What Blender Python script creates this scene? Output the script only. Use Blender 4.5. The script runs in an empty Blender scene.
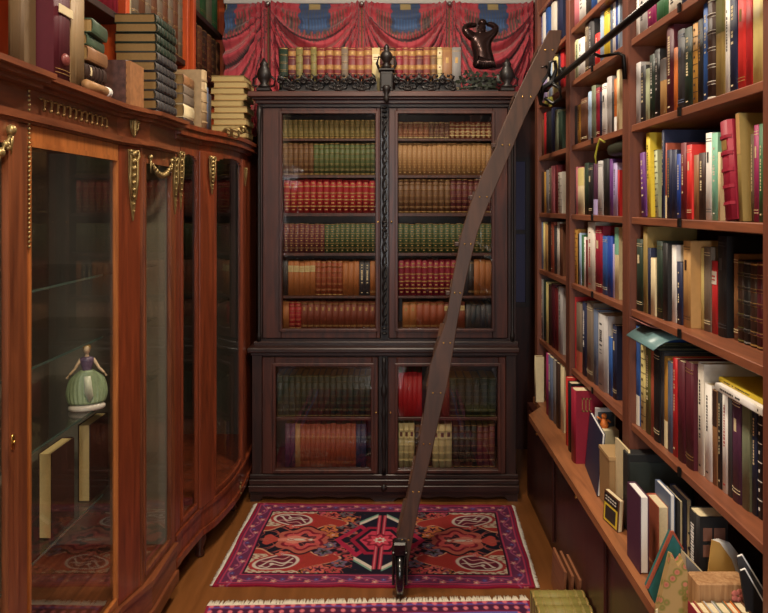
import bpy, bmesh, math, random
from math import pi, sin, cos, radians
from mathutils import Vector, Matrix
random.seed(7)
C = bpy.context.scene.collection
EYE = 1.65; F = 700.0; VU = 395.0; VV = 206.0

# ---------------------------------------------------------------- camera, world, lights, exposure
cd = bpy.data.cameras.new('camera'); cam = bpy.data.objects.new('camera', cd); C.objects.link(cam)
cam.location = (0, 0, EYE); cam.rotation_euler = (pi/2, 0, 0)
cd.sensor_width = 36; cd.lens = 36*F/768; cd.shift_x = (384-VU)/768; cd.shift_y = (VV-306.5)/768
cd.clip_start = 0.05
bpy.context.scene.camera = cam
w = bpy.data.worlds.new('world'); bpy.context.scene.world = w; w.use_nodes = True
w.node_tree.nodes['Background'].inputs[0].default_value = (0.55, 0.72, 1.0, 1)
w.node_tree.nodes['Background'].inputs[1].default_value = 2.2
def area(name, loc, rot, size, power, col, sy=None):
    l = bpy.data.lights.new(name, 'AREA'); l.energy = power; l.color = col; l.size = size
    if sy: l.shape = 'RECTANGLE'; l.size_y = sy
    else: l.shape = 'DISK'
    o = bpy.data.objects.new(name, l); o.location = loc; o.rotation_euler = rot; C.objects.link(o); return o
area('ceiling_light_near', (-0.15, 1.0, 3.28), (0, 0, 0), 0.35, 42, (1.0, 0.83, 0.62))
area('ceiling_light_far', (0.0, 3.0, 3.28), (0, 0, 0), 0.30, 36, (1.0, 0.86, 0.68))
area('rear_fill_light', (0.3, -0.6, 3.28), (0, 0, 0), 0.5, 22, (1.0, 0.88, 0.72))  # added fill behind the camera, stands for no known lamp
area('window_daylight', (-0.13, -1.93, 1.75), (radians(90), 0, 0), 0.24, 36, (0.93, 0.96, 1.0), 1.9)
vs = bpy.context.scene.view_settings
vs.view_transform = 'Standard'; vs.look = 'None'; vs.gamma = 1; vs.use_curve_mapping = False; vs.exposure = 0.3

# ---------------------------------------------------------------- helpers
def PX(u, Y): return (u-VU)/F*Y
def PZ(v, Y): return EYE-(v-VV)/F*Y
def P(u, v, Y): return Vector((PX(u, Y), Y, PZ(v, Y)))
def lin(c):
    c /= 255.0
    return c/12.92 if c <= .04045 else ((c+.055)/1.055)**2.4
def rgb(r, g, b): return (lin(r), lin(g), lin(b), 1)
def newmat(name):
    m = bpy.data.materials.new(name); m.use_nodes = True
    return m, m.node_tree, m.node_tree.nodes['Principled BSDF']
def plain(name, col, rough=.5, metal=0, coat=0, noise=0.12, scale=60, bump=0.0, spec=.5):
    m, t, b = newmat(name); N = t.nodes.new
    b.inputs['Roughness'].default_value = rough; b.inputs['Metallic'].default_value = metal
    b.inputs['Coat Weight'].default_value = coat; b.inputs['Specular IOR Level'].default_value = spec
    tc = N('ShaderNodeTexCoord'); nz = N('ShaderNodeTexNoise'); nz.inputs['Scale'].default_value = scale
    nz.inputs['Detail'].default_value = 3
    t.links.new(tc.outputs['Object'], nz.inputs['Vector'])
    mx = N('ShaderNodeMix'); mx.data_type = 'RGBA'
    d = 1-noise; l = 1+noise
    mx.inputs[6].default_value = (col[0]*d, col[1]*d, col[2]*d, 1); mx.inputs[7].default_value = (min(1, col[0]*l), min(1, col[1]*l), min(1, col[2]*l), 1)
    t.links.new(nz.outputs['Fac'], mx.inputs[0]); t.links.new(mx.outputs[2], b.inputs['Base Color'])
    if bump:
        bp = N('ShaderNodeBump'); bp.inputs['Strength'].default_value = bump; bp.inputs['Distance'].default_value = .002
        t.links.new(nz.outputs['Fac'], bp.inputs['Height']); t.links.new(bp.outputs['Normal'], b.inputs['Normal'])
    return m
def wood(name, c1, c2, rough=.35, coat=.3, axis='Z', sc=1.0):
    m, t, b = newmat(name); N = t.nodes.new
    tc = N('ShaderNodeTexCoord'); mp = N('ShaderNodeMapping'); s = {'X': (.8, 9, 9), 'Y': (9, .8, 9), 'Z': (9, 9, .8)}[axis]
    mp.inputs['Scale'].default_value = tuple(x*sc for x in s)
    nz = N('ShaderNodeTexNoise'); nz.inputs['Scale'].default_value = 3.2; nz.inputs['Detail'].default_value = 7; nz.inputs['Distortion'].default_value = 1.1
    cr = N('ShaderNodeValToRGB'); cr.color_ramp.elements[0].position = .32; cr.color_ramp.elements[1].position = .7
    cr.color_ramp.elements[0].color = c1; cr.color_ramp.elements[1].color = c2
    t.links.new(tc.outputs['Object'], mp.inputs['Vector']); t.links.new(mp.outputs[0], nz.inputs['Vector'])
    t.links.new(nz.outputs['Fac'], cr.inputs[0]); t.links.new(cr.outputs[0], b.inputs['Base Color'])
    b.inputs['Roughness'].default_value = rough; b.inputs['Coat Weight'].default_value = coat; b.inputs['Coat Roughness'].default_value = .2
    return m
def attrmat(name, rough=.9, bump=0):
    m, t, b = newmat(name); a = t.nodes.new('ShaderNodeVertexColor'); a.layer_name = 'Col'
    t.links.new(a.outputs[0], b.inputs['Base Color']); b.inputs['Roughness'].default_value = rough
    b.inputs['Specular IOR Level'].default_value = .2
    if bump:
        tc = t.nodes.new('ShaderNodeTexCoord'); nz = t.nodes.new('ShaderNodeTexNoise'); nz.inputs['Scale'].default_value = 300
        bp = t.nodes.new('ShaderNodeBump'); bp.inputs['Strength'].default_value = bump; bp.inputs['Distance'].default_value = .002
        t.links.new(tc.outputs['Object'], nz.inputs['Vector']); t.links.new(nz.outputs['Fac'], bp.inputs['Height']); t.links.new(bp.outputs['Normal'], b.inputs['Normal'])
    return m
def glassmat(name, tint=(1, 1, 1, 1), rough=0.0):
    # thin clear pane: mostly transparent, real Fresnel reflection
    m, t, b = newmat(name); t.nodes.remove(b); N = t.nodes.new
    tr = N('ShaderNodeBsdfTransparent'); tr.inputs[0].default_value = tint
    gl = N('ShaderNodeBsdfGlossy'); gl.inputs['Roughness'].default_value = rough
    fr = N('ShaderNodeFresnel'); ge = N('ShaderNodeNewGeometry'); mr = N('ShaderNodeMapRange')   # same reflectance from both sides of the thin sheet
    mr.inputs['To Min'].default_value = 1.5; mr.inputs['To Max'].default_value = 1/1.5
    t.links.new(ge.outputs['Backfacing'], mr.inputs['Value']); t.links.new(mr.outputs[0], fr.inputs[0])
    mx = N('ShaderNodeMixShader'); t.links.new(fr.outputs[0], mx.inputs[0]); t.links.new(tr.outputs[0], mx.inputs[1]); t.links.new(gl.outputs[0], mx.inputs[2])
    t.links.new(mx.outputs[0], t.nodes['Material Output'].inputs[0]); return m

class MB:
    def __init__(s): s.v = []; s.f = []; s.m = []; s.sm = []; s.mi = 0; s.smooth = False
    def add(s, vs, fs):
        o = len(s.v); s.v += [Vector(v) for v in vs]
        for f in fs: s.f.append([i+o for i in f]); s.m.append(s.mi); s.sm.append(s.smooth)
        return s
    def box(s, x0, x1, y0, y1, z0, z1):
        vs = [(x, y, z) for x in (x0, x1) for y in (y0, y1) for z in (z0, z1)]
        return s.add(vs, [(0, 1, 3, 2), (4, 6, 7, 5), (0, 4, 5, 1), (2, 3, 7, 6), (0, 2, 6, 4), (1, 5, 7, 3)])
    def bev(s, x0, x1, y0, y1, z0, z1, b=.003):
        # box with chamfered edges
        x0, x1 = sorted((x0, x1)); y0, y1 = sorted((y0, y1)); z0, z1 = sorted((z0, z1))
        b = min(b, (x1-x0)*.3, (y1-y0)*.3, (z1-z0)*.3)
        bm = bmesh.new(); bmesh.ops.create_cube(bm, size=1)
        for v in bm.verts: v.co = Vector(((x0+x1)/2+v.co.x*(x1-x0), (y0+y1)/2+v.co.y*(y1-y0), (z0+z1)/2+v.co.z*(z1-z0)))
        bmesh.ops.bevel(bm, geom=bm.edges[:], offset=b, segments=1, affect='EDGES')
        bm.verts.index_update(); s.add([v.co.copy() for v in bm.verts], [[v.index for v in f.verts] for f in bm.faces]); bm.free(); return s
    def prism(s, pts, z0, z1):                                       # plan polygon extruded in z
        n = len(pts); vs = [(p[0], p[1], z0) for p in pts]+[(p[0], p[1], z1) for p in pts]
        return s.add(vs, [list(range(n))[::-1], list(range(n, 2*n))]+[(i, (i+1) % n, n+(i+1) % n, n+i) for i in range(n)])
    def ext(s, pts, d):                                              # 3-D polygon extruded by vector d
        n = len(pts); d = Vector(d); vs = [Vector(p) for p in pts]+[Vector(p)+d for p in pts]
        return s.add(vs, [list(range(n))[::-1], list(range(n, 2*n))]+[(i, (i+1) % n, n+(i+1) % n, n+i) for i in range(n)])
    def seg(s, a, b, t0, t1, z0, z1):                                # upright board from plan a to b, offset t0..t1 along its left normal (+X side for +Y run is negative)
        a = Vector(a[:2]); b = Vector(b[:2]); d = (b-a).normalized(); n = Vector((d.y, -d.x))
        return s.prism([a+n*t0, b+n*t0, b+n*t1, a+n*t1], z0, z1)
    def tube(s, pts, r, seg=8, cap=True):
        pts = [Vector(p) for p in pts]; n = len(pts); rs = r if isinstance(r, (list, tuple)) else [r]*n
        vs = []; up = Vector((0.13, .21, .97))
        for i, p in enumerate(pts):
            d = (pts[min(i+1, n-1)]-pts[max(i-1, 0)]).normalized()
            a = d.cross(up)
            if a.length < .2: a = d.cross(Vector((1, 0, 0)))
            a.normalize(); b = d.cross(a)
            vs += [p+(a*cos(2*pi*k/seg)+b*sin(2*pi*k/seg))*rs[i] for k in range(seg)]
        fs = [(i*seg+k, i*seg+(k+1) % seg, (i+1)*seg+(k+1) % seg, (i+1)*seg+k) for i in range(n-1) for k in range(seg)]
        if cap: fs += [list(range(seg))[::-1], list(range((n-1)*seg, n*seg))]
        o = s.smooth; s.smooth = True; s.add(vs, fs); s.smooth = o; return s
    def lathe(s, prof, c=(0, 0, 0), seg=16, sx=1, sy=1, axis='Z'):
        vs = []; c = Vector(c)
        for r, z in prof:
            for k in range(seg):
                a = 2*pi*k/seg; q = Vector((r*cos(a)*sx, r*sin(a)*sy, z))
                if axis == 'X': q = Vector((q.z, q.x, q.y))
                if axis == 'Y': q = Vector((q.x, q.z, q.y))
                vs.append(c+q)
        n = len(prof)
        fs = [(i*seg+k, i*seg+(k+1) % seg, (i+1)*seg+(k+1) % seg, (i+1)*seg+k) for i in range(n-1) for k in range(seg)]
        fs += [list(range(seg))[::-1], list(range((n-1)*seg, n*seg))]
        o = s.smooth; s.smooth = True; s.add(vs, fs); s.smooth = o; return s
    def ball(s, c, r, sx=1, sy=1, sz=1, seg=10):
        return s.lathe([(max(1e-4, r*sin(pi*i/8)), -r*cos(pi*i/8)*sz) for i in range(9)], c, seg, sx, sy)
    def mesh(s, name, mats, off=(0, 0, 0)):
        me = bpy.data.meshes.new(name); off = Vector(off)
        me.from_pydata([v-off for v in s.v], [], s.f)
        for m in (mats if isinstance(mats, (list, tuple)) else [mats]): me.materials.append(m)
        for i, p in enumerate(me.polygons): p.material_index = s.m[i]; p.use_smooth = s.sm[i]
        bm = bmesh.new(); bm.from_mesh(me); bmesh.ops.recalc_face_normals(bm, faces=bm.faces); bm.to_mesh(me); bm.free()
        return me
    def build(s, name, mats, parent=None, label=None):
        off = (0, 0, 0)
        if parent:
            q = parent
            tot = Vector((0, 0, 0))
            while q: tot += q.location; q = q.parent
            off = tot
        o = bpy.data.objects.new(name, s.mesh(name, mats, off)); C.objects.link(o); o.parent = parent
        if label: o['label'] = label
        return o
def tag(o, label=None, cat=None, group=None, kind=None):
    if label: o['label'] = label
    if cat: o['category'] = cat
    if group: o['group'] = group
    if kind: o['kind'] = kind
    return o
def thing(name, loc, label, cat, group=None):
    o = bpy.data.objects.new(name, None); o.location = loc; o.empty_display_size = .05; C.objects.link(o); return tag(o, label, cat, group)
def copy_tree(o, parent=None):
    c = o.copy(); C.objects.link(c); c.parent = parent
    for ch in o.children: copy_tree(ch, c)
    return c
ORD = ['first', 'second', 'third', 'fourth', 'fifth', 'sixth', 'seventh', 'eighth', 'ninth', 'tenth', 'eleventh', 'twelfth', 'thirteenth', 'fourteenth', 'fifteenth', 'sixteenth', 'seventeenth', 'eighteenth', 'nineteenth', 'twentieth', 'twenty-first', 'twenty-second', 'twenty-third', 'twenty-fourth', 'twenty-fifth']
def nth(i, n):
    if i == 0: return 'leftmost'
    if i == n-1: return 'rightmost'
    return ORD[i]+' from left'

# ---------------------------------------------------------------- materials
M = {}
M['dark_wood'] = wood('dark_mahogany', rgb(28, 13, 9), rgb(52, 25, 17), .45, .08)
M['dark_wood_x'] = wood('dark_mahogany_rail', rgb(28, 13, 9), rgb(54, 26, 18), .42, .12, 'X')
M['door_wood'] = wood('door_mahogany', rgb(46, 21, 14), rgb(80, 38, 25), .45, .08)
M['inner_wood'] = wood('bookcase_interior', rgb(34, 17, 11), rgb(54, 28, 18), .6, 0)
M['ebony'] = plain('ebonised_carving', rgb(22, 14, 12), .5, coat=.05, scale=30)
M['cherry'] = wood('cabinet_cherry', rgb(88, 45, 26), rgb(130, 73, 43), .38, .2)
M['cherry_y'] = wood('cabinet_cherry_rail', rgb(88, 45, 26), rgb(130, 73, 43), .38, .2, 'Y')
M['honey'] = wood('cabinet_honey_frame', rgb(136, 76, 34), rgb(180, 108, 54), .35, .3)
M['honey_y'] = wood('cabinet_honey_rail', rgb(136, 76, 34), rgb(180, 108, 54), .35, .3, 'Y')
M['red_cherry'] = wood('cabinet_red_cherry', rgb(90, 40, 22), rgb(130, 60, 33), .35, .25)
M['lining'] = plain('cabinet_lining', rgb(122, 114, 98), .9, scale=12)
M['orange_wood'] = wood('orange_shelving', rgb(176, 66, 26), rgb(208, 92, 38), .4, .3)
M['shelf_wood'] = wood('shelf_wood', rgb(108, 62, 42), rgb(142, 84, 56), .45, .15, 'Y')
M['post_wood'] = wood('post_wood', rgb(90, 50, 37), rgb(118, 68, 49), .45, .15, 'Z')
M['back_wood'] = wood('shelf_back_wood', rgb(74, 36, 26), rgb(96, 48, 34), .6, 0, 'Z')
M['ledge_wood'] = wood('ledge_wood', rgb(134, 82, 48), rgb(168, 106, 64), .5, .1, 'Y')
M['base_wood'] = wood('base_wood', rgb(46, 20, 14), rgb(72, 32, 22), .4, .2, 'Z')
M['floor'] = wood('floor_boards', rgb(112, 67, 31), rgb(134, 83, 42), .35, .15, 'Y', .5)
M['wall'] = plain('cream_plaster', rgb(206, 190, 160), .9, scale=8, noise=.04)
M['ceil'] = plain('white_ceiling', rgb(235, 232, 225), .9, scale=8, noise=.03)
M['gilt'] = plain('gilt_metal', rgb(154, 132, 86), .42, metal=.7, scale=120, noise=.35, bump=.4)
M['brass'] = plain('brass', rgb(190, 150, 80), .3, metal=1)
M['silver'] = plain('silver_metal', rgb(190, 190, 185), .3, metal=.9)
M['iron'] = plain('black_iron', rgb(28, 26, 25), .35, metal=.6)
M['ladder'] = wood('ladder_wood', rgb(56, 34, 22), rgb(80, 50, 33), .5, .08)
M['rubber'] = plain('black_rubber', rgb(14, 14, 15), .25, coat=.5)
M['bronze'] = plain('dark_bronze', rgb(60, 44, 42), .22, metal=.75, scale=20, noise=.3)
M['glass'] = glassmat('pane_glass', (.99, .99, .98, 1))
M['old_glass'] = glassmat('old_pane_glass', (.98, .97, .95, 1), .02)
M['shelf_glass'] = plain('glass_shelf_edge', rgb(70, 88, 80), .1, spec=.8)
M['pages'] = plain('page_edges', rgb(214, 198, 160), .9, scale=200, noise=.12)
M['old_pages'] = plain('old_page_edges', rgb(142, 114, 70), .9, scale=200, noise=.16)
M['stack_pages'] = plain('yellowed_page_edges', rgb(178, 156, 104), .9, scale=200, noise=.12)
M['white_pages'] = plain('white_page_edges', rgb(232, 228, 222), .9, scale=200, noise=.05)
M['gold'] = plain('gold_tooling', rgb(168, 134, 78), .45, metal=.4, noise=.3)
m_, t_, b_ = newmat('dusk_pane'); b_.inputs['Base Color'].default_value = rgb(16, 14, 26); b_.inputs['Emission Color'].default_value = (.30, .24, .6, 1); b_.inputs['Emission Strength'].default_value = .018; M['dusk_pane'] = m_
M['leaf'] = plain('dark_leaf', rgb(34, 40, 26), .5)
_mc = {}
def CM(c, rough=.55, noise=.12, scale=45, spec=.4):
    k = (tuple(c), rough, noise)
    if k not in _mc: _mc[k] = plain('cover_%02x%02x%02x' % tuple(int(x) for x in c), rgb(*c), rough, noise=noise, scale=scale, spec=spec)
    return _mc[k]
COL = {   # name -> srgb
 'white': (226, 222, 216), 'off-white': (208, 200, 186), 'cream': (214, 198, 158), 'pale grey': (176, 172, 170), 'grey': (118, 114, 112), 'dark grey': (58, 56, 58),
 'black': (24, 22, 23), 'navy blue': (32, 38, 66), 'blue': (44, 84, 150), 'pale blue': (160, 182, 208), 'royal blue': (30, 64, 150), 'blue-grey': (92, 104, 128),
 'teal': (44, 104, 104), 'mint green': (126, 186, 160), 'green': (52, 100, 62), 'dark green': (30, 46, 34), 'grey-green': (112, 118, 96), 'pale green': (176, 184, 148),
 'yellow': (214, 186, 54), 'pale yellow': (212, 196, 128), 'gold': (176, 128, 54), 'orange': (206, 112, 46), 'tan': (172, 132, 80), 'olive tan': (140, 118, 66), 'light brown': (134, 94, 60),
 'brown': (96, 60, 40), 'dark brown': (54, 34, 26), 'terracotta': (158, 78, 56), 'red': (176, 34, 38), 'bright red': (206, 48, 44), 'crimson': (140, 26, 48), 'dark red': (104, 24, 30),
 'maroon': (76, 20, 32), 'pink': (204, 120, 130), 'magenta': (150, 44, 96), 'purple': (104, 56, 124), 'plum': (74, 38, 62), 'lilac': (168, 154, 196), 'brown-grey': (110, 96, 82), 'olive': (96, 92, 46)}

# ---------------------------------------------------------------- books
def arc_spine(T, bulge, n=6):
    return [(-T/2+T*i/n, -bulge*math.sqrt(max(0, 1-(2*i/n-1)**2))) for i in range(n+1)]
def book_parts(T, W, H, style='plain', seed=0, bulge=None):
    """returns (cover MB, pages MB); local frame: spine towards -Y, thickness on X, up Z. cover materials: 0 cloth, 1 tooling, 2 second colour"""
    rr = random.Random(seed); c = MB(); g = MB()
    bt = min(.003, T*.14); ov = .003
    if bulge is None: bulge = min(.012, T*(.22 if style in ('bands', 'gilt', 'ribs', 'squares') else .10))
    outer = arc_spine(T, bulge); inner = [(x*(T/2-bt)/(T/2), y+bt) for x, y in outer]
    c.smooth = False
    # boards
    c.box(-T/2, -T/2+bt, 0, W, 0, H); c.box(T/2-bt, T/2, 0, W, 0, H)
    # spine shell
    n = len(outer)
    for i in range(n-1):
        a, b = outer[i], outer[i+1]; d, e = inner[i+1], inner[i]
        c.smooth = True
        c.add([(a[0], a[1], 0), (b[0], b[1], 0), (d[0], d[1], 0), (e[0], e[1], 0), (a[0], a[1], H), (b[0], b[1], H), (d[0], d[1], H), (e[0], e[1], H)],
              [(0, 1, 5, 4), (0, 3, 2, 1), (4, 5, 6, 7), (3, 7, 6, 2)])
    c.smooth = False
    def ring(z0, z1, out, mi, half=1.0):
        c.mi = mi; pts = [(x*(1 if half == 1 else half), y-out) for x, y in outer]
        pts = [p for p in pts]
        if half != 1: pts = [(x*half, -bulge*math.sqrt(max(0, 1-(2*abs(x*half)/T)**2))-out) for x, y in outer]
        m = len(pts); vs = [(p[0], p[1], z0) for p in pts]+[(p[0], p[1], z1) for p in pts]+[(p[0], p[1]+out+.001, z0) for p in pts]+[(p[0], p[1]+out+.001, z1) for p in pts]
        fs = []
        for i in range(m-1): fs += [(i, i+1, m+i+1, m+i), (2*m+i, i, i+1, 2*m+i+1)[::-1], (m+i, m+i+1, 3*m+i+1, 3*m+i)]
        c.add(vs, fs); c.mi = 0
    if style == 'bands':
        for k in range(1, 6):
            z = H*k/6.0; ring(z-.0025, z+.0025, .0022, 0); ring(z+.0034, z+.0048, .0005, 1); ring(z-.0048, z-.0034, .0005, 1)
        ring(.004, .008, .0005, 1); ring(H-.008, H-.004, .0005, 1)
    elif style == 'gilt':
        for k in range(1, 5):
            z = H*k/5.0; ring(z-.003, z+.003, .0015, 1)
        for k in (3,): ring(H*k/5.0+.006, H*(k+1)/5.0-.006, .0008, 2)
        for k in (0, 1, 2, 4): ring(H*(k+.42)/5.0, H*(k+.58)/5.0, .0006, 1, .45)
    elif style == 'squares':
        for za, zb2 in ((.82, .93), (.52, .62)): ring(H*za, H*zb2, .0006, 2); ring(H*(za+.035), H*(zb2-.035), .0011, 1, .3)
        for zz in (.97, .76, .43, .28): ring(H*zz, H*zz+.002, .0008, 1)
    elif style == 'dots':
        for k in range(6): ring(H*(k+.42)/6, H*(k+.58)/6, .0006, 1, .3); ring(H*(k+1)/6-.002, H*(k+1)/6, .0006, 1)
    elif style == 'ribs':
        for k in range(1, 6):
            z = H*k/6.0; ring(z-.004, z+.004, .003, 0)
        ring(H*.70, H*.80, .0006, 1, .5)
    elif style == 'title':                                            # blocked lettering running down the spine
        z = H*.88; end = H*rr.uniform(.30, .5); hw_ = rr.uniform(.20, .34)
        while z > end:
            l = rr.uniform(.0035, .0075)
            if rr.random() > .18: ring(z-l, z, .0004, 1, hw_*rr.uniform(.7, 1))
            z -= l+rr.uniform(.0018, .0032)
        if rr.random() > .4: ring(H*.07, H*.085, .0004, 1, .3)
    elif style == 'label':
        ring(H*.68, H*.86, .0007, 2, .92); ring(H*.735, H*.75, .0012, 1, .6); ring(H*.78, H*.80, .0012, 1, .6)
    elif style == 'top':
        ring(H*.62, H-.001, .0006, 2)
    elif style == 'low':
        ring(0.001, H*.30, .0006, 2)
    elif style == 'edge':
        for zz in (.93, .90, .12, .09): ring(H*zz, H*zz+.0016, .0004, 1, .94)
        if rr.random() > .5: ring(H*.66, H*.78, .0004, 1, .30)
    g.box(-T/2+bt, T/2-bt, bt, W-ov, ov, H-ov)
    return c, g
ACC = {'white': 'dark grey', 'off-white': 'black', 'cream': 'brown', 'yellow': 'black', 'pale grey': 'dark grey', 'pale blue': 'navy blue', 'mint green': 'off-white', 'pale yellow': 'brown', 'tan': 'dark brown'}
BOOKS = []
def make_book(T, W, H, colour, style='plain', acc=None, second=None, pages='pages', split=True, seed=0, loc=(0, 0, 0), rot=(0, 0, 0), name='book', extra_mats=None):
    c, g = book_parts(T, W, H, style, seed)
    a = acc or (ACC.get(colour) if colour in ACC else 'cream')
    am = M['gold'] if a == 'gold' else CM(COL[a])
    mats = [CM(COL[colour]), am, CM(COL[second or ('cream' if colour != 'cream' else 'brown')])]
    if split:
        root = bpy.data.objects.new(name, None); root.empty_display_size = .03; C.objects.link(root)
        a1 = bpy.data.objects.new('cover', c.mesh('cover', mats)); C.objects.link(a1); a1.parent = root
        b1 = bpy.data.objects.new('page_block', g.mesh('page_block', M[pages])); C.objects.link(b1); b1.parent = root
    else:
        mats.append(M[pages])
        for f, s_ in zip(g.f, g.sm):
            c.f.append([i+len(c.v) for i in f]); c.m.append(3); c.sm.append(False)
        c.v += g.v
        root = bpy.data.objects.new(name, c.mesh(name, mats)); C.objects.link(root)
    root.location = loc; root.rotation_euler = rot
    root['category'] = 'book'
    return root

# ================================================================ SETTING
RX0, RX1, RY0, RY1, RZ1 = -1.50, 1.14, -2.0, 4.75, 3.32
def struct(name, mb, m, parent=None):
    o = mb.build(name, m, parent)
    if not parent: o['kind'] = 'structure'
    return o
struct('floor', MB().box(RX0, RX1, RY0, RY1, -.05, 0), M['floor'])
struct('ceiling', MB().box(RX0, RX1, RY0, RY1, RZ1, RZ1+.05), M['ceil'])
struct('wall_left', MB().box(RX0-.05, RX0, RY0, RY1, 0, RZ1), M['wall'])
struct('wall_right', MB().box(RX1, RX1+.05, RY0, RY1, 0, RZ1), M['wall'])
struct('wall_back', MB().box(RX0-.05, RX1+.05, RY1, RY1+.05, 0, RZ1), M['base_wood'])
struct('trim_1', MB().bev(-1.13, .95, RY1-.14, RY1-.001, 2.985, 3.12, .004), M['ceil'])
struct('wall_front', MB().box(RX0-.05, RX1+.05, RY0-.05, RY0, 0, RZ1), M['base_wood'])
w2 = struct('window_2', MB().box(-.27, .01, RY0+.002, RY0+.008, .75, 2.75), M['dusk_pane'])  # unseen window behind the camera, kept narrow so the pilaster hides its reflection
wfr = MB()
for x in (-.31, .01): wfr.box(x, x+.04, RY0+.001, RY0+.05, .71, 2.79)
for z in (.71, 2.75): wfr.box(-.27, .01, RY0+.001, RY0+.05, z, z+.04)
wfr.build('window_frame', M['dark_wood'], w2)
win = struct('window_1', MB().box(.80, .88, RY1-.012, RY1-.006, 1.0, 1.95), M['dusk_pane'])
wfr = MB()
for x in (.77, .88): wfr.box(x, x+.03, RY1-.03, RY1-.0005, .97, 1.98)
for z in (.97, 1.46, 1.95): wfr.box(.80, .88, RY1-.028, RY1-.001, z, z+.03)
wfr.build('window_frame', M['dark_wood'], win)
for n, x in (('baseboard_left', RX0), ('baseboard_right', RX1-.015)):
    struct(n, MB().box(x, x+.015, RY0, RY1, 0, .12), M['base_wood'])

# ================================================================ BACK BOOKCASE (dark mahogany)
YU, YL, YB = 4.0, 3.93, 4.36
def bx(mb, u0, u1, v0, v1, Y, d, b=.004, fwd=0):                       # board given by its edges as seen at depth Y
    return mb.bev(PX(u0, Y), PX(u1, Y), Y-fwd, Y+d, PZ(v1, Y), PZ(v0, Y), b)
bc = thing('bookcase', (-.03, 4.1, 0), 'tall dark mahogany glazed bookcase with carved cresting against the far end of the room', 'bookcase')
m = MB()                                                                # carcass: sides, back, top, bottom
xl, xr = PX(258, YU), PX(516, YU); zc = PZ(104, YU); zl = PZ(350, YU)
m.bev(xl, xl+.025, YU+.022, YB, zl, zc); m.bev(xr-.025, xr, YU+.022, YB, zl, zc)
m.box(xl+.025, xr-.025, YB-.015, YB, zl, zc); m.box(xl+.025, xr-.025, YU+.022, YB-.015, zc-.02, zc)
xm = (PX(376, YU)+PX(397, YU))/2; m.box(xm-.018, xm+.018, YU+.023, YB-.015, zl, zc-.02)
# face frame around the doors
bx(m, 258, 262.5, 104, 345, YU, .02, .002); bx(m, 508, 516, 104, 345, YU, .02, .002); bx(m, 262.5, 508, 104, 107, YU, .02, .001); bx(m, 262.5, 508, 338.5, 345, YU, .02, .001)
m.build('upper_carcass', M['dark_wood'], bc)
m = MB(); xl2, xr2 = PX(252, YL), PX(516, YL); z2 = PZ(352, YL); 
m.bev(xl2, xl2+.025, YL+.022, YB, .06, z2); m.bev(xr2-.025, xr2, YL+.022, YB, .06, z2); m.box(xl2+.025, xr2-.025, YB-.015, YB, .06, z2)
m.box(xm-.018, xm+.018, YL+.023, YB-.015, .12, z2); 
bx(m, 252, 262, 352, 476, YL, .02, .002); bx(m, 506, 516, 352, 476, YL, .02, .002); bx(m, 262, 506, 352, 356.5, YL, .02, .001)
m.build('lower_carcass', M['dark_wood'], bc)
# cornice, several steps
m = MB()
for (u0, u1, v0, v1, fw) in ((250, 524, 93, 98.2, .07), (253, 521, 98.2, 100.4, .045), (256, 518, 100.4, 104, .02)): bx(m, u0, u1, v0, v1, YU, .36, .003, fw)
m.build('cornice', wood('cornice_mahogany', rgb(54, 28, 21), rgb(86, 48, 37), .42, .15, 'X'), bc)
m = MB(); m.bev(PX(248, YL), PX(519, YL), YL-.035, YB, PZ(352, YL), PZ(347, YL), .006); m.bev(PX(251, YL), PX(517, YL), YL-.018, YB-.02, PZ(355, YL), PZ(352, YL), .003)
m.bev(PX(254, YU), PX(518, YU), YU-.02, YU+.02, PZ(347.3, YU), PZ(341, YU), .004)
m.build('waist_ledge', M['dark_wood_x'], bc)
m = MB()
for (v0, v1, fw) in ((474, 478, .012), (478, 483, .03), (483, 489, .045), (489, 492, .03)): bx(m, 250, 518, v0, v1, YL, .3, .003, fw)
m.build('base_moulding', M['dark_wood_x'], bc)
m = MB(); pts = []                                                        # plinth with scalloped lower edge
x0, x1 = PX(251, YL), PX(517, YL); n = 60; zt = PZ(492, YL)
for i in range(n+1):
    t = i/n; x = x0+(x1-x0)*t; e = 0 if (t < .05 or t > .95 or abs(t-.5) < .035) else .018+.010*abs(sin(t*pi*9)); pts.append((x, YL-.02, e))
m.ext([(x1, YL-.02, zt), (x0, YL-.02, zt)]+pts, (0, .03, 0)); m.box(x0, x0+.03, YL+.01, YB, 0, zt); m.box(x1-.03, x1, YL+.01, YB, 0, zt)
m.build('plinth', M['dark_wood_x'], bc)
def door(u0, u1, v0, v1, g0, g1, h0, h1, Y, nm='door'):
    d = MB()
    bx(d, u0, g0, v0, v1, Y, .02, .003, .008); bx(d, g1, u1, v0, v1, Y, .02, .003, .008)
    bx(d, g0, g1, v0, h0, Y, .02, .003, .008); bx(d, g0, g1, h1, v1, Y, .02, .003, .008)
    for (a, b, c, e) in ((g0-2.2, g0+1.0, h0-2, h1+2), (g1-1, g1+2.2, h0-2, h1+2), (g0, g1, h0-2.2, h0+1), (g0, g1, h1-1, h1+2.2)): bx(d, a, b, c, e, Y, .008, .003, .016)
    o = d.build(nm, M['door_wood'], bc)
    g = MB().box(PX(g0, Y), PX(g1, Y), Y+.008, Y+.011, PZ(h1, Y), PZ(h0, Y)); g.build('glass_pane', M['old_glass'], o)
    return o
d1 = door(263, 380, 108, 338, 281.5, 376.5, 113, 329.5, YU); d2 = door(389, 507.5, 108, 338, 397, 492.5, 113, 329.5, YU)
d3 = door(262.5, 378, 357, 473.5, 275, 372, 365, 470, YL); d4 = door(388, 505.5, 357, 473.5, 397, 498.5, 365, 470, YL)
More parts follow.
